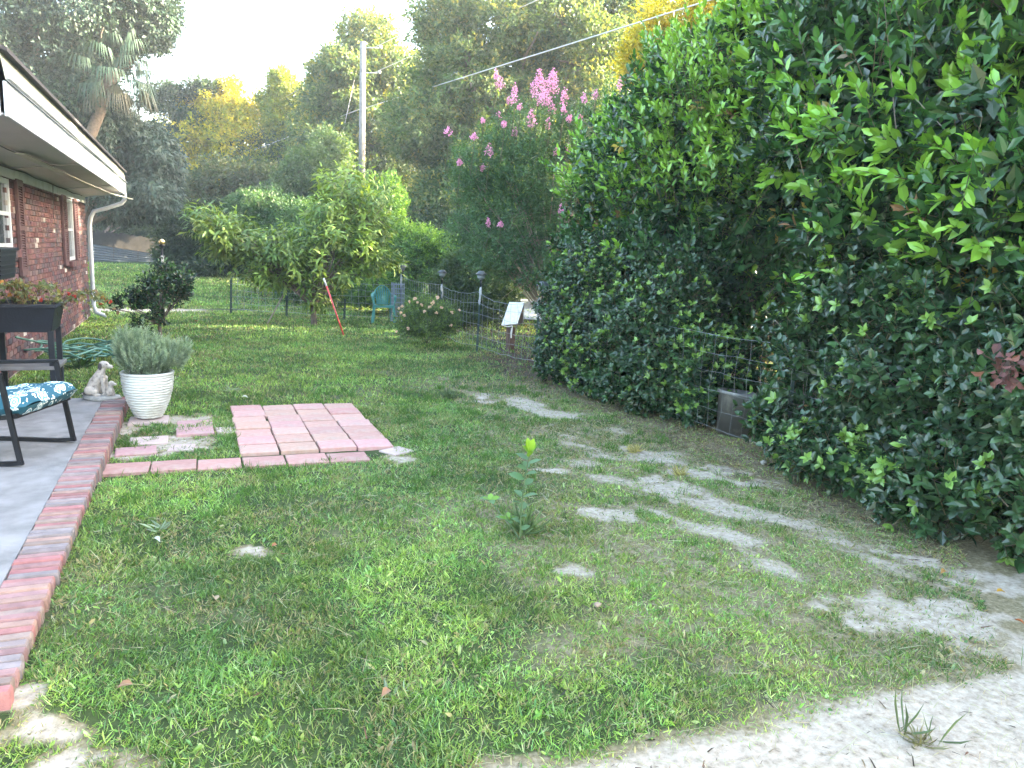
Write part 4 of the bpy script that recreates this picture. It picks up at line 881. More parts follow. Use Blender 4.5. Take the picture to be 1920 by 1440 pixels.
m, nt, p = newmat('floral_fabric'); p.inputs['Roughness'].default_value = .8
tc = N(nt, 'ShaderNodeTexCoord'); mp = N(nt, 'ShaderNodeMapping'); nt.links.new(tc.outputs['Object'], mp.inputs[0]); mp.inputs['Scale'].default_value = (1, 1, .7)
nz = N(nt, 'ShaderNodeTexNoise'); nz.inputs['Scale'].default_value = 25; nt.links.new(mp.outputs[0], nz.inputs['Vector'])
mxv = N(nt, 'ShaderNodeMix', data_type='VECTOR'); mxv.inputs[0].default_value = .018; nt.links.new(mp.outputs[0], mxv.inputs[4]); nt.links.new(nz.outputs['Color'], mxv.inputs[5])
v1 = N(nt, 'ShaderNodeTexVoronoi'); v1.inputs['Scale'].default_value = 11; nt.links.new(mxv.outputs[1], v1.inputs['Vector'])
r1 = N(nt, 'ShaderNodeValToRGB'); e = r1.color_ramp.elements; r1.color_ramp.interpolation = 'CONSTANT'
cols = [(0, (.75, .78, .68)), (.07, (.14, .34, .40)), (.15, (.72, .80, .80)), (.28, (.05, .25, .36)), (.37, (.70, .80, .82)), (.43, (.008, .085, .125))]
while len(e) < len(cols): e.new(.5)
for q, (a_, c_) in zip(e, cols): q.position = a_; q.color = (*c_, 1)
nt.links.new(v1.outputs['Distance'], r1.inputs[0])
v2 = N(nt, 'ShaderNodeTexVoronoi'); v2.inputs['Scale'].default_value = 32; nt.links.new(mxv.outputs[1], v2.inputs['Vector'])
r2 = N(nt, 'ShaderNodeValToRGB'); r2.color_ramp.interpolation = 'CONSTANT'; e = r2.color_ramp.elements; e[0].color = (.8, .86, .86, 1); e[1].position = .25; e[1].color = (0, 0, 0, 1)
nt.links.new(v2.outputs['Distance'], r2.inputs[0])
mx = N(nt, 'ShaderNodeMix', data_type='RGBA', blend_type='LIGHTEN'); nt.links.new(r1.outputs[0], mx.inputs[6]); nt.links.new(r2.outputs[0], mx.inputs[7])
gr = N(nt, 'ShaderNodeMath', operation='GREATER_THAN'); gr.inputs[1].default_value = .43; nt.links.new(v1.outputs['Distance'], gr.inputs[0]); nt.links.new(gr.outputs[0], mx.inputs[0])
nt.links.new(mx.outputs[2], p.inputs['Base Color'])
FLORAL = m
# cushion: a puffed slab
nu, nv = 22, 22; Vc = []; 
for side in (1, -1):
    for i in range(nu+1):
        for j in range(nv+1):
            u, v_ = i/nu, j/nv; e_ = (1-(2*u-1)**6)*(1-(2*v_-1)**6); puff = .075*max(e_, 0)**.35
            f0 = .055-.66*u; z0 = .425-.085*u
            wv = .006*math.sin(u*19+v_*5)+.006*math.sin(v_*23)
            Vc.append(rc(f0, .0+v_*1.0, z0+side*(puff+wv*e_)+(.012*math.sin(v_*9) if side > 0 else 0)))
Vc = np.array(Vc); n1 = (nu+1)*(nv+1); Fc = []
for i in range(nu):
    for j in range(nv):
        a = i*(nv+1)+j; Fc += [(a, a+1, a+nv+2, a+nv+1), (n1+a+nv+1, n1+a+nv+2, n1+a+1, n1+a)]
o = mesh_np('seat_cushion', Vc, [np.array(Fc)], FLORAL, None, None, True, loc=rc(-.3, .5, .4)); tag(o, 'blue and white floral seat cushion lying on the rocking chair', 'cushion')

# ------------------------------------------------------------------ dog statue
STAT = plain('statue_plaster', (.52, .47, .42), .8, var=.2, scale=25, bump=.5, bscale=90, dirt=(.12, .105, .10), dscale=14, damt=.9)
STATB = plain('statue_base', (.30, .30, .29), .85, var=.25, scale=20, bump=.5)
STATD = plain('statue_dark', (.075, .065, .07), .8, var=.3)
def blobmesh(name, caps, mat, parent, vox=.008, ells=()):
    mb = MB()
    for a, b_, r0, r1 in caps:
        a = np.array(a, float); b_ = np.array(b_, float)
        for t in np.linspace(0, 1, 7): r = r0*(1-t)+r1*t; mb.ell(a*(1-t)+b_*t, (r, r, r), 8)
    for c_, r in ells: mb.ell(c_, r, 10)
    o = mb.build(name, mat, parent, True)
    md = o.modifiers.new('remesh', 'REMESH'); md.mode = 'VOXEL'; md.voxel_size = vox; md.use_smooth_shade = True
    s_ = o.modifiers.new('smooth', 'SMOOTH'); s_.iterations = 4; s_.factor = .5
    return o
DC = np.array([-.87, 8.33, .1]); dx = np.array([.95, -.3, 0]); dy = np.array([.3, .95, 0])
def dg(a, b_, c_, k=1.0): return DC + dx*a*k + dy*b_*k + Zv*c_*k
ds = empty('dog_statue', DC, 'weathered cream garden statue of a sitting dog with a puppy', 'statue')
mb = MB(); R_ = np.stack([dx, dy, Zv], 1)
mb.lathe([(.17, 0), (.175, .02), (.16, .042), (.12, .05), (0, .052)], dg(0, 0, 0), 28, fn=lambda r, z, a: (r*(1+.10*math.sin(3*a)+.05*math.sin(7*a)), z), R=R_ @ np.diag([1.0, .62, 1])); mb.build('base', STATB, ds, True)
h = .045
blobmesh('dog', [
    (dg(-.075,0,h+.055), dg(-.045,0,h+.13), .062, .058), (dg(-.045,0,h+.13), dg(.005,0,h+.21), .056, .046), (dg(.005,0,h+.21), dg(.03,0,h+.275), .042, .032),
    (dg(.035,.03,h+.17), dg(.045,.034,h+.02), .026, .015), (dg(.04,-.035,h+.17), dg(.05,-.038,h+.02), .026, .015),
    (dg(.045,.034,h+.012), dg(.075,.034,h+.01), .017, .014), (dg(.05,-.038,h+.012), dg(.082,-.038,h+.01), .017, .014),
    (dg(-.09,.045,h+.05), dg(-.02,.065,h+.045), .045, .03), (dg(-.09,-.045,h+.05), dg(-.02,-.065,h+.045), .045, .03), (dg(-.03,-.068,h+.012), dg(.02,-.07,h+.01), .018, .014), (dg(-.03,.068,h+.012), dg(.02,.07,h+.01), .018, .014),
    (dg(.035,0,h+.30), dg(.055,0,h+.305), .040, .036), (dg(.065,0,h+.295), dg(.115,0,h+.283), .026, .018),
    (dg(-.12,.0,h+.02), dg(-.15,-.05,h+.015), .02, .012)], STAT, ds, .006, [(dg(.07,-.024,h+.315), (.012,.012,.010)), (dg(.07,.024,h+.315), (.012,.012,.010))])
for s_ in (-1, 1):
    mb = MB(); mb.ell(dg(.022, s_*.042, h+.290), (.018, .010, .034), 8); mb.build('ear', STATD, ds, True)
mb = MB(); mb.ell(dg(.128, 0, h+.290), (.008, .009, .007), 8); mb.build('nose', STATD, ds, True)
for s_ in (-1, 1):
    mb = MB(); mb.ell(dg(.082, s_*.026, h+.314), (.005, .005, .005), 6); mb.build('eye', STATD, ds, True)
blobmesh('puppy', [(dg(.095,-.03,h+.03), dg(.105,-.03,h+.075), .036, .028), (dg(.11,-.03,h+.10), dg(.12,-.03,h+.125), .026, .026), (dg(.135,-.03,h+.12), dg(.16,-.032,h+.115), .016, .012),
    (dg(.12,-.05,h+.06), dg(.135,-.052,h+.012), .014, .010), (dg(.12,-.012,h+.06), dg(.135,-.01,h+.012), .014, .010)], STAT, ds, .005, [(dg(.108,-.052,h+.128), (.012,.007,.02)), (dg(.108,-.008,h+.128), (.012,.007,.02))])
mb = MB(); mb.ell(dg(-.125, -.035, h+.02), (.035, .025, .016), 8); mb.build('tail', STATD, ds, True)

# ------------------------------------------------------------------ white pot and its plant
PC = np.array([-.42, 7.82, .02]); POT = plain('white_glaze', (.55, .57, .54), .35, var=.08, scale=6, dirt=(.25, .23, .18), dscale=4, damt=.7)
prof = []
for i in range(90):
    t = i/89; r = .118+.108*(math.sin(min(1, t*1.05)*math.pi*.5))**.9; prof.append((r, .41*t))
pr = prof+[(.232, .412), (.236, .428), (.228, .436), (.205, .436), (.20, .40), (.19, .33), (.0, .33)]
def rip(r, z, a):
    if r < .01 or z > .405 or (r < .2 and z > .32 and r > .18): return r, z
    return r + .0045*math.sin((z+.0035*math.sin(a*9+z*60))*2*math.pi/.026), z
mb = MB(); mb.lathe(pr, PC, 72, fn=rip); o = mb.build('flower_pot', POT, None, True, loc=PC); tag(o, 'large white round pot with a rippled surface standing on the pavers', 'flower pot')
rng = RNG(81); lav = empty('lavender_plant', PC+[0, 0, .36], 'bushy grey green lavender like plant growing in the white pot', 'plant')
mb = MB()
for i in range(70):
    a = rng.uniform(0, 6.28); r = rng.uniform(.05, .34); e = PC+[r*math.cos(a), r*math.sin(a), .44+rng.uniform(.1, .32)]
    s0 = PC+[.3*r*math.cos(a), .3*r*math.sin(a), .33]; mb.tube(limb(s0, e, rng, .1, 5), np.linspace(.004, .0015, 5), 5)
mb.build('stems', plain('lavender_stem', (.16, .20, .13), .8), lav, True)
lob = np.array([(PC[0]+.02, PC[1], .60, .30, .27, .17), (PC[0]-.12, PC[1]-.03, .66, .16, .16, .20), (PC[0]+.2, PC[1], .60, .15, .15, .12), (PC[0]-.2, PC[1], .72, .06, .06, .14), (PC[0]-.03, PC[1]+.05, .78, .06, .06, .13), (PC[0]+.3, PC[1], .66, .08, .08, .10)])
P, Nn = shell(lob, 1200, rng, .35, .30, 6, 82, .42, .6)
V, Fs, C = sprays(P, Nn, rng, 26, .13, .03, L4, 1.3, .3, .0, .42, [(.21,.29,.22), (.26,.34,.26), (.17,.25,.17)], (.32,.40,.30), .5, 55, 30)
mesh_np('foliage', V, Fs, SOFT, lav, C)

# ------------------------------------------------------------------ dark camellia shrub and the brass topped post behind it
CB = np.array([-.5, 13.4, 0]); lobS = px_lobes([(300,545,12.1,48,38,.42),(335,525,12.1,28,28,.28),(265,560,12,30,18,.25),(300,590,12.1,22,20,.2),(225,565,11.9,14,10,.12),(345,545,12.1,14,20,.15),(265,610,11.9,18,22,.16),(310,500,12.1,16,14,.14),(210,578,11.8,8,6,.08)])
shrub('camellia_shrub', 'small dark green shrub on a single stem between the pot and the far lawn', 'shrub', CB, lobS, [
    dict(n=500, nl=9, tl=.16, ll=.06, tmpl=L8, pal=[(.02,.05,.025), (.025,.065,.03)], up=.8, wob=.6, gap=.33, inner=.35, gfreq=3, young=(.06,.14,.04), yfrac=.2, wide=1.2)], 110, trunk_r=.028, fork_h=.45)
lp = empty('brass_topped_post', gnd(308, 612)*[1, 1, 0]+[0, 0, 0], 'garden post with a round brass cap rising behind the dark shrub', 'post')
b0 = np.array(lp.location); topz = 1.62
mb = MB(); mb.tube([b0, b0+[0, 0, .9], b0+[0.01, 0, topz-.07]], [.022, .02, .02], 10); mb.build('post', BLACK, lp, True)
mb = MB(); mb.tube([b0+[.005, 0, 1.13], b0+[.008, 0, 1.36]], [.027, .026], 10); mb.build('wrapping', plain('white_tape', (.5, .5, .5), .7, var=.3, scale=20, dirt=(.08, .08, .08), dscale=15, damt=.8), lp, True)
mb = MB(); mb.ell(b0+[.01, 0, topz], (.062, .062, .058), 12); mb.build('ball_cap', plain('brass', (.55, .45, .25), .25, metal=.8, var=.1), lp, True)
mb = MB(); mb.lathe([(.055, 0), (.06, .02), (.05, .035), (.02, .04)], b0+[.01, 0, topz-.085], 16); mb.build('collar', BLACK, lp, True)

# ------------------------------------------------------------------ seedling in the lawn
rng = RNG(83); S0 = gnd(975, 1012)*[1, 1, 0]; sp0 = empty('seedling', S0, 'young citrus like seedling with bright tip leaves standing in the open lawn', 'plant')
mb = MB(); st = smooth([S0, S0+[.0, 0, .18], S0+[.01, 0, .36], S0+[.03, 0, .50], S0+[.035, 0, .545]], 4); mb.tube(st, np.linspace(.0055, .0025, len(st)), 7)
sh = [(gnd(918, 965)*[1, 1, 0], .10), (gnd(950, 1000)*[1, 1, 0], .09)]
for q, hh in sh: mb.tube(smooth([S0, (S0+q)/2+[0, 0, .05], q+[0, 0, hh]], 4), .003, 6)
mb.build('stems', plain('green_stem', (.08, .13, .05), .6), sp0, True)
L, Dn, Cn, Sz = [], [], [], []
for k in range(19):
    t = .15+.80*k/18; a = 2.4*k; q = st[int(t*(len(st)-1))]; L.append(q); el = .5 if k < 15 else 1.0
    Dn.append((math.cos(a)*math.cos(el), math.sin(a)*math.cos(el), math.sin(el)-.15)); Sz.append(.10*rng.uniform(.75, 1.1) if 2 < k < 15 else .07)
    Cn.append((.10, .20, .09) if k < 15 else (.20, .36, .05))
for k in range(4): L.append(st[-1]); Dn.append((.3*math.cos(k*1.7), .3*math.sin(k*1.7), 1)); Sz.append(.085); Cn.append((.26, .42, .04))
for (q, hh), nL in zip(sh, (6, 6)):
    for k in range(nL): a = k*1.15; L.append(q+[0, 0, hh]); Dn.append((math.cos(a), math.sin(a), .5 if k % 2 else .1)); Sz.append(.085 if k % 2 == 0 else .07); Cn.append((.12, .24, .09) if k % 2 == 0 else (.18, .34, .05))
Dn = np.array(Dn, float); M = frame(Dn, nrm(np.array([0, -.3, 1.0])+rng.normal(0, .25, (len(L), 3))))*np.array(Sz)[:, None, None]; M[:, :, 0] *= 1.25
V, Fs, C = scatter(L8, np.array(L), M, np.array(Cn)*rng.uniform(.85, 1.15, (len(L), 1))); mesh_np('leaves', V, Fs, SOFT, sp0, C, True)
def weed(px, py, hh, n, seed, label, col, nm='weed', wd=.12, spread=.6):
    r = RNG(seed); b_ = gnd(px, py)*[1, 1, 0]; b_ = b_+[0, 0, float(gz(b_[0], b_[1]))]; az = r.uniform(0, 6.28, n); el = np.abs(r.normal(spread, .35, n))
    D = np.stack([np.cos(az)*np.sin(el), np.sin(az)*np.sin(el), np.cos(el)], 1); h_ = hh*r.uniform(.5, 1.2, n)
    M = frame(D, nrm(r.normal(0, 1, (n, 3))))*h_[:, None, None]; M[:, :, 0] *= wd
    P = b_+r.normal(0, .02, (n, 3))*[1, 1, 0]
    V, Fs, C = scatter(L8, P, M, np.array(col)*r.uniform(.6, 1.35, (n, 1))); o = mesh_np(nm, V, Fs, SOFT, None, C, loc=b_); tag(o, label, 'weed', 'weeds and dry tufts'); return o
weed(982, 1000, .20, 60, 1, 'dense tuft of thin blades at the foot of the seedling', (.14, .22, .10))
weed(1570, 888, .16, 40, 2, 'weed clump by the fence foot under the low dark shrub', (.10, .2, .05), wd=.3)
weed(840, 745, .16, 60, 3, 'spreading grey green weed in the middle of the lawn', (.12, .17, .09), wd=.25, spread=1.0)
weed(1190, 846, .10, 60, 4, 'small yellow dry tuft nearer the hedge', (.42, .38, .16), spread=.9)
weed(1272, 890, .10, 60, 5, 'small yellow dry tuft beside the bare sand', (.42, .38, .16), spread=.9)
weed(1725, 1395, .09, 36, 6, 'uprooted grass clump lying on the sandy drive', (.20, .19, .10), spread=1.2)
weed(1700, 1378, .22, 5, 7, 'thin crabgrass stalks rising from the sandy drive', (.12, .17, .08), wd=.05, spread=.5)
weed(1740, 1385, .2, 4, 8, 'forked grass stalk beside the uprooted clump on the drive', (.14, .19, .09), wd=.05, spread=.8)
weed(1045, 668, .3, 60, 9, 'dry brown weed clump between the fence posts', (.26, .20, .12), wd=.06)
weed(690, 602, .1, 20, 10, 'low weed by the foot of the plastic chair', (.1, .18, .05), wd=.3)
weed(298, 990, .09, 22, 11, 'pale green leafy sprig lying on the near lawn', (.26, .34, .24), wd=.35, spread=1.25)
weed(740, 1300, .07, 16, 12, 'cut leafy sprig lying in the foreground grass', (.24, .33, .22), wd=.45, spread=1.3)
weed(430, 730, .12, 24, 13, 'pale leafy sprig lying behind the pavers', (.30, .38, .26), wd=.3, spread=1.25)
weed(190, 718, .15, 50, 14, 'leafy ground weed growing behind the dog statue', (.06, .11, .04), wd=.4, spread=.9)
weed(250, 760, .12, 50, 15, 'dark weed squeezed between the brick edging and the pot', (.05, .10, .035), wd=.3, spread=.9)
weed(150, 690, .2, 60, 16, 'leafy dark weed growing under the raised planter', (.05, .10, .04), wd=.4, spread=.8)
# fallen leaves one can point at
def fallen(px, py, s_, col, label, seed):
    r = RNG(seed); q = gnd(px, py)*[1, 1, 0]; q = q+[0, 0, float(gz(q[0], q[1]))+.035]; a = r.uniform(0, 6.28)
    T = np.array(L8[0])*[1.4, 1, 3.5]; M = frame(np.array([[math.cos(a), math.sin(a), .15]]), np.array([[.3, -.2, 1.0]]))*s_
    V, Fs, C = scatter((T, L8[1]), q[None], M, np.array([col])); o = mesh_np('fallen_leaf', V, Fs, SOFT, None, C, True, loc=q); tag(o, label, 'leaf', 'fallen leaves')
fallen(250, 1292, .055, (.30, .17, .10), 'curled brown leaf in the grass near the brick edging', 1)
fallen(405, 1130, .055, (.40, .30, .2), 'tan curled leaf in the left foreground grass', 2)
fallen(510, 1030, .04, (.35, .16, .08), 'small rust leaf in the middle of the near lawn', 3)
fallen(1867, 1119, .05, (.48, .26, .04), 'orange leaf on the sand below the low dark shrub', 4)
fallen(1900, 1173, .045, (.42, .13, .06), 'red leaf on the sand at the far right edge', 5)
fallen(1772, 1078, .05, (.45, .24, .08), 'upright amber leaf by dark litter under the hedge', 6)
fallen(730, 1302, .05, (.36, .2, .12), 'brown leaf beside the cut sprig in front', 7)
fallen(370, 604, .09, (.34, .09, .06), 'red brown leaf on the lawn before the green posts', 8)
fallen(286, 1015, .06, (.5, .52, .5), 'pale grey leaf below the pale green sprig', 9)
fallen(453, 748, .07, (.6, .62, .6), 'white leaf scrap behind the pavers', 10)
fallen(62, 1162, .035, (.7, .72, .7), 'white petal lying on the red bricks', 11)
o = weed(500, 700, .05, 4, 17, 'thin pale stem lying on the lawn', (.3, .3, .2), wd=.05, spread=1.4)
# small stones
def stone(px, py, s_, label, seed, c_=(.5, .47, .44)):
    r = RNG(seed); q = gnd(px, py)*[1, 1, 0]; mb = MB(); mb.ell(q+[0, 0, s_*.35], (s_, s_*.8, s_*.6), 8)
    v = np.array(mb.V); v += (np.stack([noise(v[:, 0]*60, v[:, 1]*60, v[:, 2]*60, k) for k in range(3)], 1)-.5)*s_*.5; mb.V = [tuple(a) for a in v]
    o = mb.build('stone', plain('stone', c_, .9, bump=.5), None, True, loc=q); tag(o, label, 'stone', 'loose stones')
stone(1710, 975, .035, 'pale stone lying at the edge of the low dark shrub', 1); stone(1120, 1136, .022, 'small brown stone in the grass', 2, (.3, .22, .16)); stone(1432, 870, .03, 'whitish stone by the fence foot', 3, (.3, .29, .25))

# ------------------------------------------------------------------ wire fences and their posts
def wire(mb, a, b_, r, rng, sag=.03, wob=.01, k=14):
    t = np.linspace(0, 1, k)[:, None]; p = np.array(a)*(1-t)+np.array(b_)*t; p[:, 2] -= sag*4*(t*(1-t))[:, 0]; p += rng.normal(0, wob, p.shape)*np.sin(t*math.pi)
    mb.tube(p, r, 4, caps=False)
def panel(parent, A, B, h, rng, nh=6, step=.17, r=.0022, sag=.03, z0=.12, topcurve=0):
    mb = MB(); A = np.array(A, float); B = np.array(B, float); sgs = sag*rng.uniform(.4, 1.6, nh)
    for i in range(nh):
        z_ = z0+(h-z0)*i/(nh-1)
        wire(mb, A+[0, 0, z_], B+[0, 0, z_], r*(1.3 if i in (0, nh-1) else 1), rng, sgs[i] + topcurve*(i == nh-1), .008)
    L_ = np.linalg.norm((B-A)[:2]); n = int(L_/step)
    for j in range(1, n):
        t = j/n; q = A*(1-t)+B*t; s0 = 4*t*(1-t)
        p = [q+[rng.normal(0, .006), rng.normal(0, .012), z0+(h-z0)*i/(nh-1)-sgs[i]*s0-(topcurve*s0 if i == nh-1 else 0)] for i in range(nh)]
        mb.tube(p, r*.9, 4, caps=False)
    return mb.build('wire_mesh', WIREM, parent)
def post(parent, b_, t_, wrap=True, w_=.036):
    mb = MB(); mb.bar(b_, t_, w_, .008, up=(0, 1, 0)); mb.bar(b_, t_, .008, w_, up=(0, 1, 0))
    d = np.array(t_, float)-np.array(b_, float)
    for k in range(12): q = np.array(b_)+d*(.1+.07*k); mb.box(q+[0, -.008, 0], (.016, .02, .014))
    o = mb.build('post', GREENPOST, parent)
    if wrap:
        mb = MB(); r = RNG(int(abs(b_[0]*100)+abs(b_[1]*10))); q0 = np.array(b_)+d*.72
        mb.tube([q0+d*.28*t+[r.normal(0, .004), r.normal(0, .004), 0] for t in np.linspace(0, 1, 6)], [.016, .022, .018, .024, .021, .015], 8)
        mb.build('wrapping', plain('white_plastic', (.36, .38, .38), .5, var=.15), o)
    return o
rng = RNG(90); fy = [17.5, 14.33, 12.14, 10.32, 7.5, 5.1, 3.3, 1.6]
fen = empty('wire_fence', (4.5, 10, 0), 'sagging wire mesh fence on green posts running along the hedge', 'fence')
tops = {12.14: (4.50, 12.14, 1.12), 10.32: (4.78, 10.36, 1.06), 14.33: (4.5, 14.33, 1.05), 17.5: (4.5, 17.5, 1.1)}
bases = {12.14: (4.47, 12.14, 0), 10.32: (4.74, 10.30, 0), 14.33: (4.5, 14.33, 0), 17.5: (4.5, 17.5, 0)}
for k, y in enumerate(fy):
    b_ = bases.get(y, (4.68, y, 0)); t_ = tops.get(y, (4.66, y, 1.08)); post(fen, b_ if y > 10 else (4.86, y, 0), t_ if y > 10 else (4.84, y, 1.0), y > 10)
for a, b_ in zip(fy[:-1], fy[1:]):
    A = bases.get(a, (4.66, a, 0)); B = bases.get(b_, (4.66, b_, 0))
    panel(fen, (A[0]-.02, A[1], 0), (B[0]-.02, B[1], 0), 1.03, rng, sag=.05 if a > 9 else .02, r=.0022 if a > 9 else .0011, topcurve=.06 if a == 12.14 else 0)
fb = empty('wire_fence', (2.0, 18.6, 0), 'low wire mesh fence behind the peach tree at the back of the lawn', 'fence')
bp_ = [(4.5, 17.5), (3.22, 17.73), (2.0, 18.4), (.81, 19.14)]
for i, (x, y) in enumerate(bp_[1:]): post(fb, (x, y, 0), (x+.02, y, [.5, .75, .85][i]), False, .05)
for a, b_ in zip(bp_[:-1], bp_[1:]): panel(fb, (*a, 0), (*b_, 0), .86, rng, sag=.02, r=.003, step=.16)
# roll of spare wire
rw = MB(); c0 = np.array([4.36, 17.25, 0])
for k in range(9):
    z_ = .04+.105*k
    for rr in (.11, .135, .155): rw.tube([c0+[rr*math.cos(a), rr*math.sin(a), z_+.003*math.sin(a*3)] for a in np.linspace(0, 6.3, 25)], .004, 4, caps=False)
for a in np.linspace(0, 6.28, 26): rw.tube([c0+[.15*math.cos(a), .15*math.sin(a), .03], c0+[.15*math.cos(a), .15*math.sin(a), .92]], .0038, 4)
for a in np.linspace(.1, 6.2, 16): rw.tube([c0+[.115*math.cos(a), .115*math.sin(a), .03], c0+[.115*math.cos(a), .115*math.sin(a), .90]], .0038, 4)
o = rw.build('wire_roll', plain('grey_wire', (.25, .30, .38), .5, metal=.3), None, loc=c0); tag(o, 'upright roll of grey fence wire standing beside the plastic chair', 'wire roll')

LAMPG = plain('lamp_glass', (.20, .23, .24), .25, var=.1)
def solar(loc, s_, label, tilt=0):
    t = empty('solar_lamp', loc, label, 'solar lamp', 'solar lamps along the wire fence'); c_ = np.array(loc, float)
    mb = MB(); mb.tube([c_+[0, 0, -.08*s_], c_+[0, 0, .07*s_]], .014*s_, 8); mb.build('stem', BLACK, t, True)
    mb = MB(); mb.lathe([(.03*s_, 0), (.062*s_, .03*s_), (.07*s_, .085*s_), (.0, .086*s_)], c_+[0, 0, .06*s_], 18); mb.build('lens', LAMPG, t, True)
    mb = MB(); mb.lathe([(.0, .0), (.098*s_, .0), (.10*s_, .012*s_), (.055*s_, .045*s_), (.05*s_, .06*s_), (0, .066*s_)], c_+[0, 0, .147*s_], 18); mb.build('cap', plain('lamp_cap', (.06, .07, .075), .5), t, True)
solar((4.52, 17.5, 1.12), 1.0, 'farthest solar lamp, on the corner post by the green bush')
solar((4.5, 14.33, 1.12), .95, 'solar lamp on the post behind the rose bush')
solar((4.5, 12.14, 1.17), 1.0, 'solar lamp on the upright post between the rose bush and the white box')
solar((4.83, 10.36, 1.08), 1.05, 'nearest solar lamp, on the leaning post touching the hedge')

# ------------------------------------------------------------------ green monobloc chair
gc = np.array([4.02, 17.25, 0]); ga = math.radians(-8); gX = np.array([math.cos(ga), math.sin(ga), 0]); gY = np.array([-math.sin(ga), math.cos(ga), 0])
def gp(x, y, z): return gc+gX*x+gY*y+Zv*z
ch = empty('plastic_chair', gc, 'green plastic garden armchair by the fence corner', 'chair')
mb = MB(); nS = 10; Vs = []
for i in range(nS+1):
    for j in range(nS+1):
        u, v_ = i/nS-.5, j/nS; ww = .46-.06*v_; Vs.append(gp(u*ww, -.22+.44*v_, .40-.012*math.cos(u*5)-.02*v_+.0))
top = np.array(Vs); bot = top-[0, 0, .018]; nn = len(top); Fc = []
for i in range(nS):
    for j in range(nS): a = i*(nS+1)+j; Fc += [(a, a+nS+1, a+nS+2, a+1), (nn+a, nn+a+1, nn+a+nS+2, nn+a+nS+1)]
for i in range(nS):
    for e0 in (0, nS): a = i*(nS+1)+e0; Fc.append((a, a+nS+1, nn+a+nS+1, nn+a))
    for e0 in (0, nS*(nS+1)): a = e0+i; Fc.append((a, a+1, nn+a+1, nn+a))
mb.add(np.concatenate([top, bot]), Fc); mb.bar(gp(-.22, -.215, .375), gp(.22, -.215, .375), .02, .05); mb.build('seat', TEAL, ch)
mb = MB()   # back: arched frame and fanned slats
arch = [gp(.20*math.cos(a) if a not in () else 0, .20+.06+.05*math.sin(a), .38+.10+.34*math.sin(a)**.8 if math.sin(a) > 0 else .48) for a in np.linspace(0, math.pi, 17)]
arch = [gp(.19, .20, .39)]+arch+[gp(-.19, .20, .39)]
for a, b_ in zip(arch[:-1], arch[1:]): mb.bar(a, b_, .045, .018)
for k in range(7):
    x0 = (k-3)*.036; x1 = (k-3)*.052; zt_ = .46+.335*math.sqrt(max(0, 1-((k-3)/4.2)**2)); mb.bar(gp(x0, .205, .39), gp(x1, .305, zt_), .032, .010)
mb.bar(gp(-.15, .215, .42), gp(.15, .215, .42), .05, .014); mb.build('backrest', TEAL, ch)
for s_ in (-1, 1):
    mb = MB(); mb.bar(gp(s_*.215, -.20, .40), gp(s_*.25, -.24, 0), .055, .045); mb.build('leg', TEAL, ch, bevel=.006)
    mb = MB(); mb.bar(gp(s_*.18, .20, .40), gp(s_*.22, .27, 0), .05, .045); mb.build('leg', TEAL, ch, bevel=.006)
    mb = MB(); p = smooth([gp(s_*.225, -.205, .39), gp(s_*.25, -.20, .52), gp(s_*.262, -.16, .60), gp(s_*.258, 0, .615), gp(s_*.24, .16, .63), gp(s_*.19, .26, .66)], 3)
    for a, b_ in zip(p[:-1], p[1:]): mb.bar(a, b_, .045, .018)
    mb.build('armrest', TEAL, ch)

# ------------------------------------------------------------------ rose bush
RB = gnd(800, 645)*[1, 1, 0]; lobR = px_lobes([(800,600,13.2,52,36,.55),(770,605,13.2,30,30,.3),(835,600,13.2,28,34,.35),(800,575,13.2,40,20,.4)])
rb = shrub('rose_bush', 'rounded rose bush with small peach coloured blooms in front of the fence', 'bush', RB, lobR, [
    dict(n=1500, nl=9, tl=.13, ll=.036, tmpl=L4, pal=[(.08,.13,.05), (.06,.11,.045), (.10,.15,.05)], up=.8, gap=.28, inner=.45, gfreq=3, young=(.16,.26,.06), yfrac=.3)], 120, mat=SOFT, trunk_r=.012, fork_h=.05)
rng = RNG(121)
for (px, py) in [(778,560),(768,566),(783,567),(754,575),(813,566),(811,570),(796,584),(818,587),(847,586),(861,582),(748,578),(752,587),(820,558),(845,610),(765,616),(744,622),(790,572),(828,577),(806,576),(758,592)]:
    q = atd(px, py, 12.75+rng.uniform(-.05, .15)); n = 16; D = nrm(rng.normal(0, 1, (n, 3))+[0, -.4, .5]); M = frame(D, nrm(rng.normal(0, 1, (n, 3))))*(rng.uniform(.028, .042))
    M[:, :, 0] *= 1.7; V, Fs, C = scatter(L4, np.repeat(q[None], n, 0), M, np.array((.80, .60, .42))*rng.uniform(.85, 1.1, (n, 1))); mesh_np('blossom', V, Fs, PETAL, rb, C)

# ------------------------------------------------------------------ white lidded box on a stump post, rag, bin, sticks
bx0 = empty('nest_box', atd(955, 635, 13.5)*[1, 1, 0], 'brown wooden box with a slanted white lid on a stubby post behind the wire', 'box')
q = np.array(bx0.location); D_ = 13.3
c1, c2, c3, c4 = atd(955, 566, 13.45), atd(983, 567, 13.45), atd(970, 607, 13.1), atd(940, 609, 13.1)
def slab(mb, pts, nvec, th): 
    p = np.array(pts); q_ = p+np.array(nvec)*th; mb.add(np.concatenate([p, q_]), [(3, 2, 1, 0), (4, 5, 6, 7), (0, 1, 5, 4), (1, 2, 6, 5), (2, 3, 7, 6), (3, 0, 4, 7)])
WCL = plain('white_board', (.72, .70, .66), .8, var=.1, scale=12, bump=.3, dirt=(.4, .38, .33), dscale=8, damt=.5); DWOOD = plain('dark_wood', (.10, .075, .06), .85, var=.3, bump=.4)
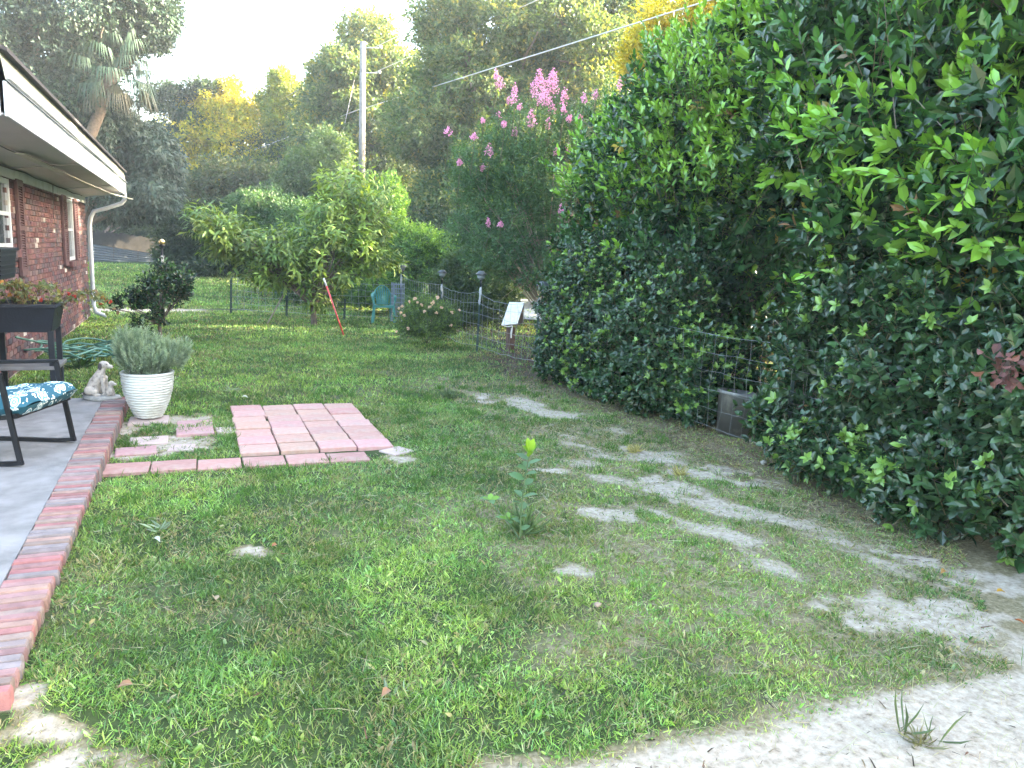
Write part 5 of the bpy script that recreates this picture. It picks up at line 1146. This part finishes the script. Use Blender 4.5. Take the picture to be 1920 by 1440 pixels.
nv_ = nrm(np.cross(c2-c1, c4-c1)); nv_ = nv_ if nv_[1] > 0 else -nv_
mb = MB(); slab(mb, [c1, c2, c3, c4], nv_, .02); mb.build('lid', WCL, bx0, bevel=.004)
mb = MB(); d1, d2, d3, d4 = c2+nv_*.03, c2+nv_*.03+[0.0, .02, -.34], c3+nv_*.03+[0, .02, -.0], c3+nv_*.03
bk = nrm(np.array([-.92, .39, 0])); wd_ = .26
f1 = [c2+nv_*.022, c2+nv_*.022+[.0, 0, -.34], c3+nv_*.022+[0, 0, -.02], ]
mb.add([f1[0], f1[1], f1[2], f1[0]+bk*wd_, f1[1]+bk*wd_, f1[2]+bk*wd_], [(0, 1, 2), (5, 4, 3), (0, 3, 4, 1), (1, 4, 5, 2), (2, 5, 3, 0)]); mb.build('box_body', DWOOD, bx0)
mb = MB(); pb = atd(957, 633, 13.35)*[1, 1, 0]; mb.bar(pb-[0, 0, .05], pb+[0, 0, .42], .13, .11, up=(0, 1, 0)); mb.build('post', plain('stump', (.12, .07, .05), .9, bump=.6), bx0, bevel=.01)
mb = MB(); r0 = c4*.35+c3*.65; mb.tube(smooth([c4+[0, -.01, 0], c4*.6+c3*.4+[0, -.02, -.04], r0+[0, -.02, -.03], r0+[.0, -.02, -.09], r0+[-.01, -.02, -.17], r0+[-.008, -.02, -.24]], 3), np.array([.008]*6+[.010]*4+[.016]*4+[.012]*4), 7); o = mb.build('rope_end', WCL, bx0, True)
bn = np.array([4.98, 5.95, 0]); BIN = plain('grey_plastic', (.10, .10, .095), .7, var=.2, scale=5, dirt=(.30, .29, .26), dscale=4, damt=.8)
mb = MB(); Rt = np.array([[math.cos(.12), 0, math.sin(.12)], [0, 1, 0], [-math.sin(.12), 0, math.cos(.12)]])
mb.lathe([(.0, .012), (.17, .012), (.185, .0), (.235, .40), (.255, .405), (.255, .43), (.24, .435), (.225, .40), (.19, .05), (0, .05)], bn, 28, R=Rt); o = mb.build('plastic_tub', BIN, None, True, loc=bn); tag(o, 'weathered grey plastic tub standing behind the fence wires under the hedge', 'tub')
WOODS = plain('grey_wood', (.26, .22, .17), .85, var=.3, bump=.4)
mb = MB(); a = gnd(500, 607)*[1, 1, 0]; b_ = aty(536, 544, a[1]+.15); mb.bar(a-[0, 0, .03], b_, .035, .022); o = mb.build('prop_stick', WOODS, None, loc=a); tag(o, 'slanting grey wooden stick propping the peach tree', 'stick')
a = gnd(645, 628)*[1, 1, 0]; b_ = aty(607, 522, 15.1); pl = empty('red_pole', a, 'thin red pole leaning into the peach tree branches', 'pole')
mb = MB(); mb.tube([a-[0, 0, .02], a*.12+b_*.88], .017, 8); mb.build('shaft', plain('red_paint', (.50, .055, .05), .4, var=.1), pl, True)
mb = MB(); mb.tube([a*.14+b_*.86, b_], .019, 8); mb.build('tip', plain('tip_white', (.5, .5, .52), .4), pl, True)
# brown dead leaves caught in the hedge
rng = RNG(130); q = atd(1888, 690, 4.1); n = 46; P = q+rng.normal(0, 1, (n, 3))*[.07, .05, .055]
M = frame(nrm(rng.normal(0, 1, (n, 3))+[0, 0, -.6]), nrm(rng.normal(0, 1, (n, 3))))*(rng.uniform(.04, .075, n)[:, None, None])
V, Fs, C = scatter((np.array(L8[0])*[1.6, 1, 3], L8[1]), P, M, np.array((.13, .055, .05))*rng.uniform(.6, 1.6, (n, 1))); sm_ = MB()
for e_ in P[::2]: sm_.tube([q+[0, 0, .05], (q+e_)/2, e_], .003, 4, c_=(.08, .05, .04))
V, Fs, C = join([(V, Fs, C), (np.array(sm_.V), [np.array([f for f in sm_.F if len(f) == 4])], np.tile((.08, .05, .04), (len(sm_.V), 1)))])
o = mesh_np('dead_leaf_cluster', V, Fs, SOFT, None, C, loc=q); tag(o, 'bunch of dead purplish brown leaves hanging in the nearest laurel', 'leaves')

# ------------------------------------------------------------------ far fences, drive, pole, wires, palm
MET = plain('panel_metal', (.10, .125, .15), .6, metal=.1, var=.1)
A = atd(165, 456, 38); B = atd(302, 478, 41); A0 = atd(165, 491, 38); B0 = atd(302, 500, 41)
pf = empty('metal_panel_fence', (A0+B0)/2, 'low pale corrugated metal panel fence across the back of the far lawn', 'fence')
for s_ in range(3):
    t0, t1 = s_/3, (s_+1)/3-.004; mb = MB(); k = 28; Vp = []
    for i in range(k+1):
        z_ = i/k; off = .02*(1 if (i//2) % 2 else -1)
        for t in (t0, t1): p_ = (A0*(1-t)+B0*t)*(1-z_)+(A*(1-t)+B*t)*z_; Vp.append(p_+[0, off, 0])
    Vp = np.array(Vp); m2 = len(Vp); bk_ = Vp+[0, .03, 0]
    F_ = [(2*i, 2*i+1, 2*i+3, 2*i+2) for i in range(k)]+[(m2+2*i+2, m2+2*i+3, m2+2*i+1, m2+2*i) for i in range(k)]
    mb.add(np.concatenate([Vp, bk_]), F_); mb.build('panel', MET, pf)
for s_ in range(4):
    t = s_/3; p0 = A0*(1-t)+B0*t+[0, .05, -.3]; p1 = A*(1-t)+B*t+[0, .05, .04]; mb = MB(); mb.bar(p0, p1, .07, .06, up=(0, 1, 0)); mb.build('post', DWOOD, pf)
wf = empty('wooden_fence', atd(240, 480, 43), 'dark weathered board fence in the shade behind the metal panels', 'fence')
mb = MB(); rng = RNG(140); a = atd(150, 428, 42); b_ = atd(330, 452, 45); n = 60
for i in range(n):
    t = i/n; q = a*(1-t)+b_*t; zt_ = q[2]+rng.normal(0, .04); q0 = (q*[1, 1, 0])+[0, 0, .2]; mb.bar(q0, (q[0], q[1], zt_), .085, .02, up=(0, 1, 0))
mb.build('boards', plain('old_board', (.03, .027, .024), .9, var=.35, scale=6), wf)
mb = MB(); mb.bar(a-[0, -.03, .3], b_-[0, -.03, .3], .04, .09); mb.bar(a-[0, -.03, 1.0], b_-[0, -.03, 1.0], .04, .09); mb.build('rail', DWOOD, wf)
mb = MB(); pts = [gnd(930, 571), gnd(1300, 585), gnd(1300, 560), gnd(930, 556)]
pp = [gnd(900, 597), gnd(1250, 612), gnd(1250, 575), gnd(900, 562)]
n = 24; Vr = []
for i in range(n+1):
    t = i/n; a = pp[0]*(1-t)+pp[1]*t; b_ = pp[3]*(1-t)+pp[2]*t
    for s_ in np.linspace(0, 1, 9): q = a*(1-s_)+b_*s_; Vr.append((q[0], q[1], .035+float(gz(q[0], q[1]))))
mb.add(Vr, [(i*9+j, (i+1)*9+j, (i+1)*9+j+1, i*9+j+1) for i in range(n) for j in range(8)])
o = mb.build('driveway', plain('pale_concrete', (.26, .29, .32), .8, var=.08), None, True); tag(o, 'pale driveway glimpsed beyond the fence', 'driveway', kind='structure')
UP0 = atd(677, 480, 34)*[1, 1, 0]; UP1 = np.array([UP0[0], UP0[1], aty(678, 78, UP0[1])[2]])
up = empty('utility_pole', UP0, 'tall weathered wooden utility pole above the peach tree', 'utility pole')
mb = MB(); mb.tube([UP0-[0, 0, .2], UP1], [.16, .125], 14); mb.build('pole', plain('pole_wood', (.17, .165, .155), .9, var=.3, scale=6, bump=.5), up, True)
rr_ = _r*[1, 1, 0]
for z_, L_ in ((aty(690, 91, UP0[1])[2], .75), (aty(690, 138, UP0[1])[2], .7)):
    mb = MB(); a = np.array([UP0[0], UP0[1], z_]); mb.tube([a, a+rr_*L_+[0, 0, .03]], .025, 8); br = mb.build('bracket', GREYMET, up, True)
    mb = MB(); mb.lathe([(.03, 0), (.07, .03), (.04, .06), (.07, .09), (.03, .13)], a+rr_*(L_+.02)+[0, 0, .0], 12); mb.build('insulator', GREYMET, br, True)
WL = plain('line_wire', (.45, .44, .42), .6, var=.05)
def line(a, b_, r, sag, label, k=30):
    t = np.linspace(0, 1, k)[:, None]; p = a*(1-t)+b_*t; p[:, 2] -= sag*4*(t*(1-t))[:, 0]; mb = MB(); mb.tube(p, r, 5); o = mb.build('power_line', WL, None, True, loc=a); tag(o, label, 'cable', 'cables on the utility pole')
line(atd(677, 205, 33.8), atd(1700, -115, 10.5), .016, .0, 'lowest cable running from the pole to the upper right over the pink tree')
line(atd(700, 137, 33.8), atd(1120, -50, 22), .014, .0, 'middle cable slanting from the lower bracket to the upper right')
line(atd(700, 90, 33.8), atd(980, -45, 24), .014, .0, 'top cable slanting from the upper bracket to the top edge')
line(atd(673, 205, 33.9), atd(300, 342, 46), .022, .1, 'lower cable running left from the pole down toward the dark trees')
line(atd(673, 103, 33.9), atd(430, 235, 44), .02, .1, 'upper cable running left from the pole toward the golden trees')
line(atd(673, 110, 33.9), atd(622, 345, 34.5), .018, 0, 'steep guy wire on the left side of the utility pole')
# fan palm
pc = atd(212, 135, 24); pr_ = empty('palm_tree', pc*[1, 1, 0], 'fan palm with drooping fronds behind the end of the roof', 'palm')
mb = MB(); pb0 = gnd(110, 560); pb0 = np.array([pc[0]-1.9, pc[1]+.4, 0]); pr_.location = tuple(pb0); mb.tube(smooth([pb0, pb0+[.1, 0, 2.4], pc*[1, 1, .75]-[.6, 0, 0], pc], 3), .17, 12); mb.build('trunk', BARK, pr_, True)
rng = RNG(150)
for k in range(26):
    az = 2.4*k+rng.uniform(-.2, .2); el = 1.1-1.9*k/25; d = np.array([math.cos(az)*math.cos(el), math.sin(az)*math.cos(el), math.sin(el)]); L1 = rng.uniform(.7, 1.05)
    e = pc+d*L1; mb = MB(); mb.tube([pc, pc+d*L1*.5+[0, 0, .05], e], .014, 5); 
    e1 = nrm(np.cross(d, [0, 0, 1.0])); n = 26; P = np.repeat(e[None], n, 0); aa = np.linspace(-1.35, 1.35, n)
    Vf, Ff = [], []
    for a in aa:
        dd = nrm(d*math.cos(a)+e1*math.sin(a)); L2 = 1.0*rng.uniform(.85, 1.1)*(1-.25*abs(a)/1.35); m1 = e+dd*L2*.55+[0, 0, -.06]; m2 = e+dd*L2*.80+[0, 0, -.50-.3*rng.uniform()]
        w_ = .022; sd_ = np.cross(dd, [0, 0, 1.0]); sd_ = nrm(sd_)*w_; o_ = len(mb.V)
        mb.add([e-sd_*.3, e+sd_*.3, m1+sd_, m1-sd_, m2], [(0, 1, 2, 3), (3, 2, 4)])
    cc = np.array((.04, .075, .05))*rng.uniform(.7, 1.3) if k < 21 else np.array((.08, .08, .055))
    mb.C = [tuple(cc)]*len(mb.V); mb.build('frond', DEEP, pr_)

# ------------------------------------------------------------------ humid air
m = bpy.data.materials.new('humid_air'); m.use_nodes = True; nt = m.node_tree; nt.nodes.remove(nt.nodes['Principled BSDF'])
pv = N(nt, 'ShaderNodeVolumePrincipled'); pv.inputs['Density'].default_value = .0012; pv.inputs['Color'].default_value = (.80, .92, 1, 1); pv.inputs['Anisotropy'].default_value = .1
nt.links.new(pv.outputs[0], nt.nodes['Material Output'].inputs['Volume'])
mb = MB(); mb.box((0, 100, 13), (400, 400, 28.5)); o = mb.build('haze', m); tag(o, 'thin humid air over the yard', 'haze', kind='stuff')
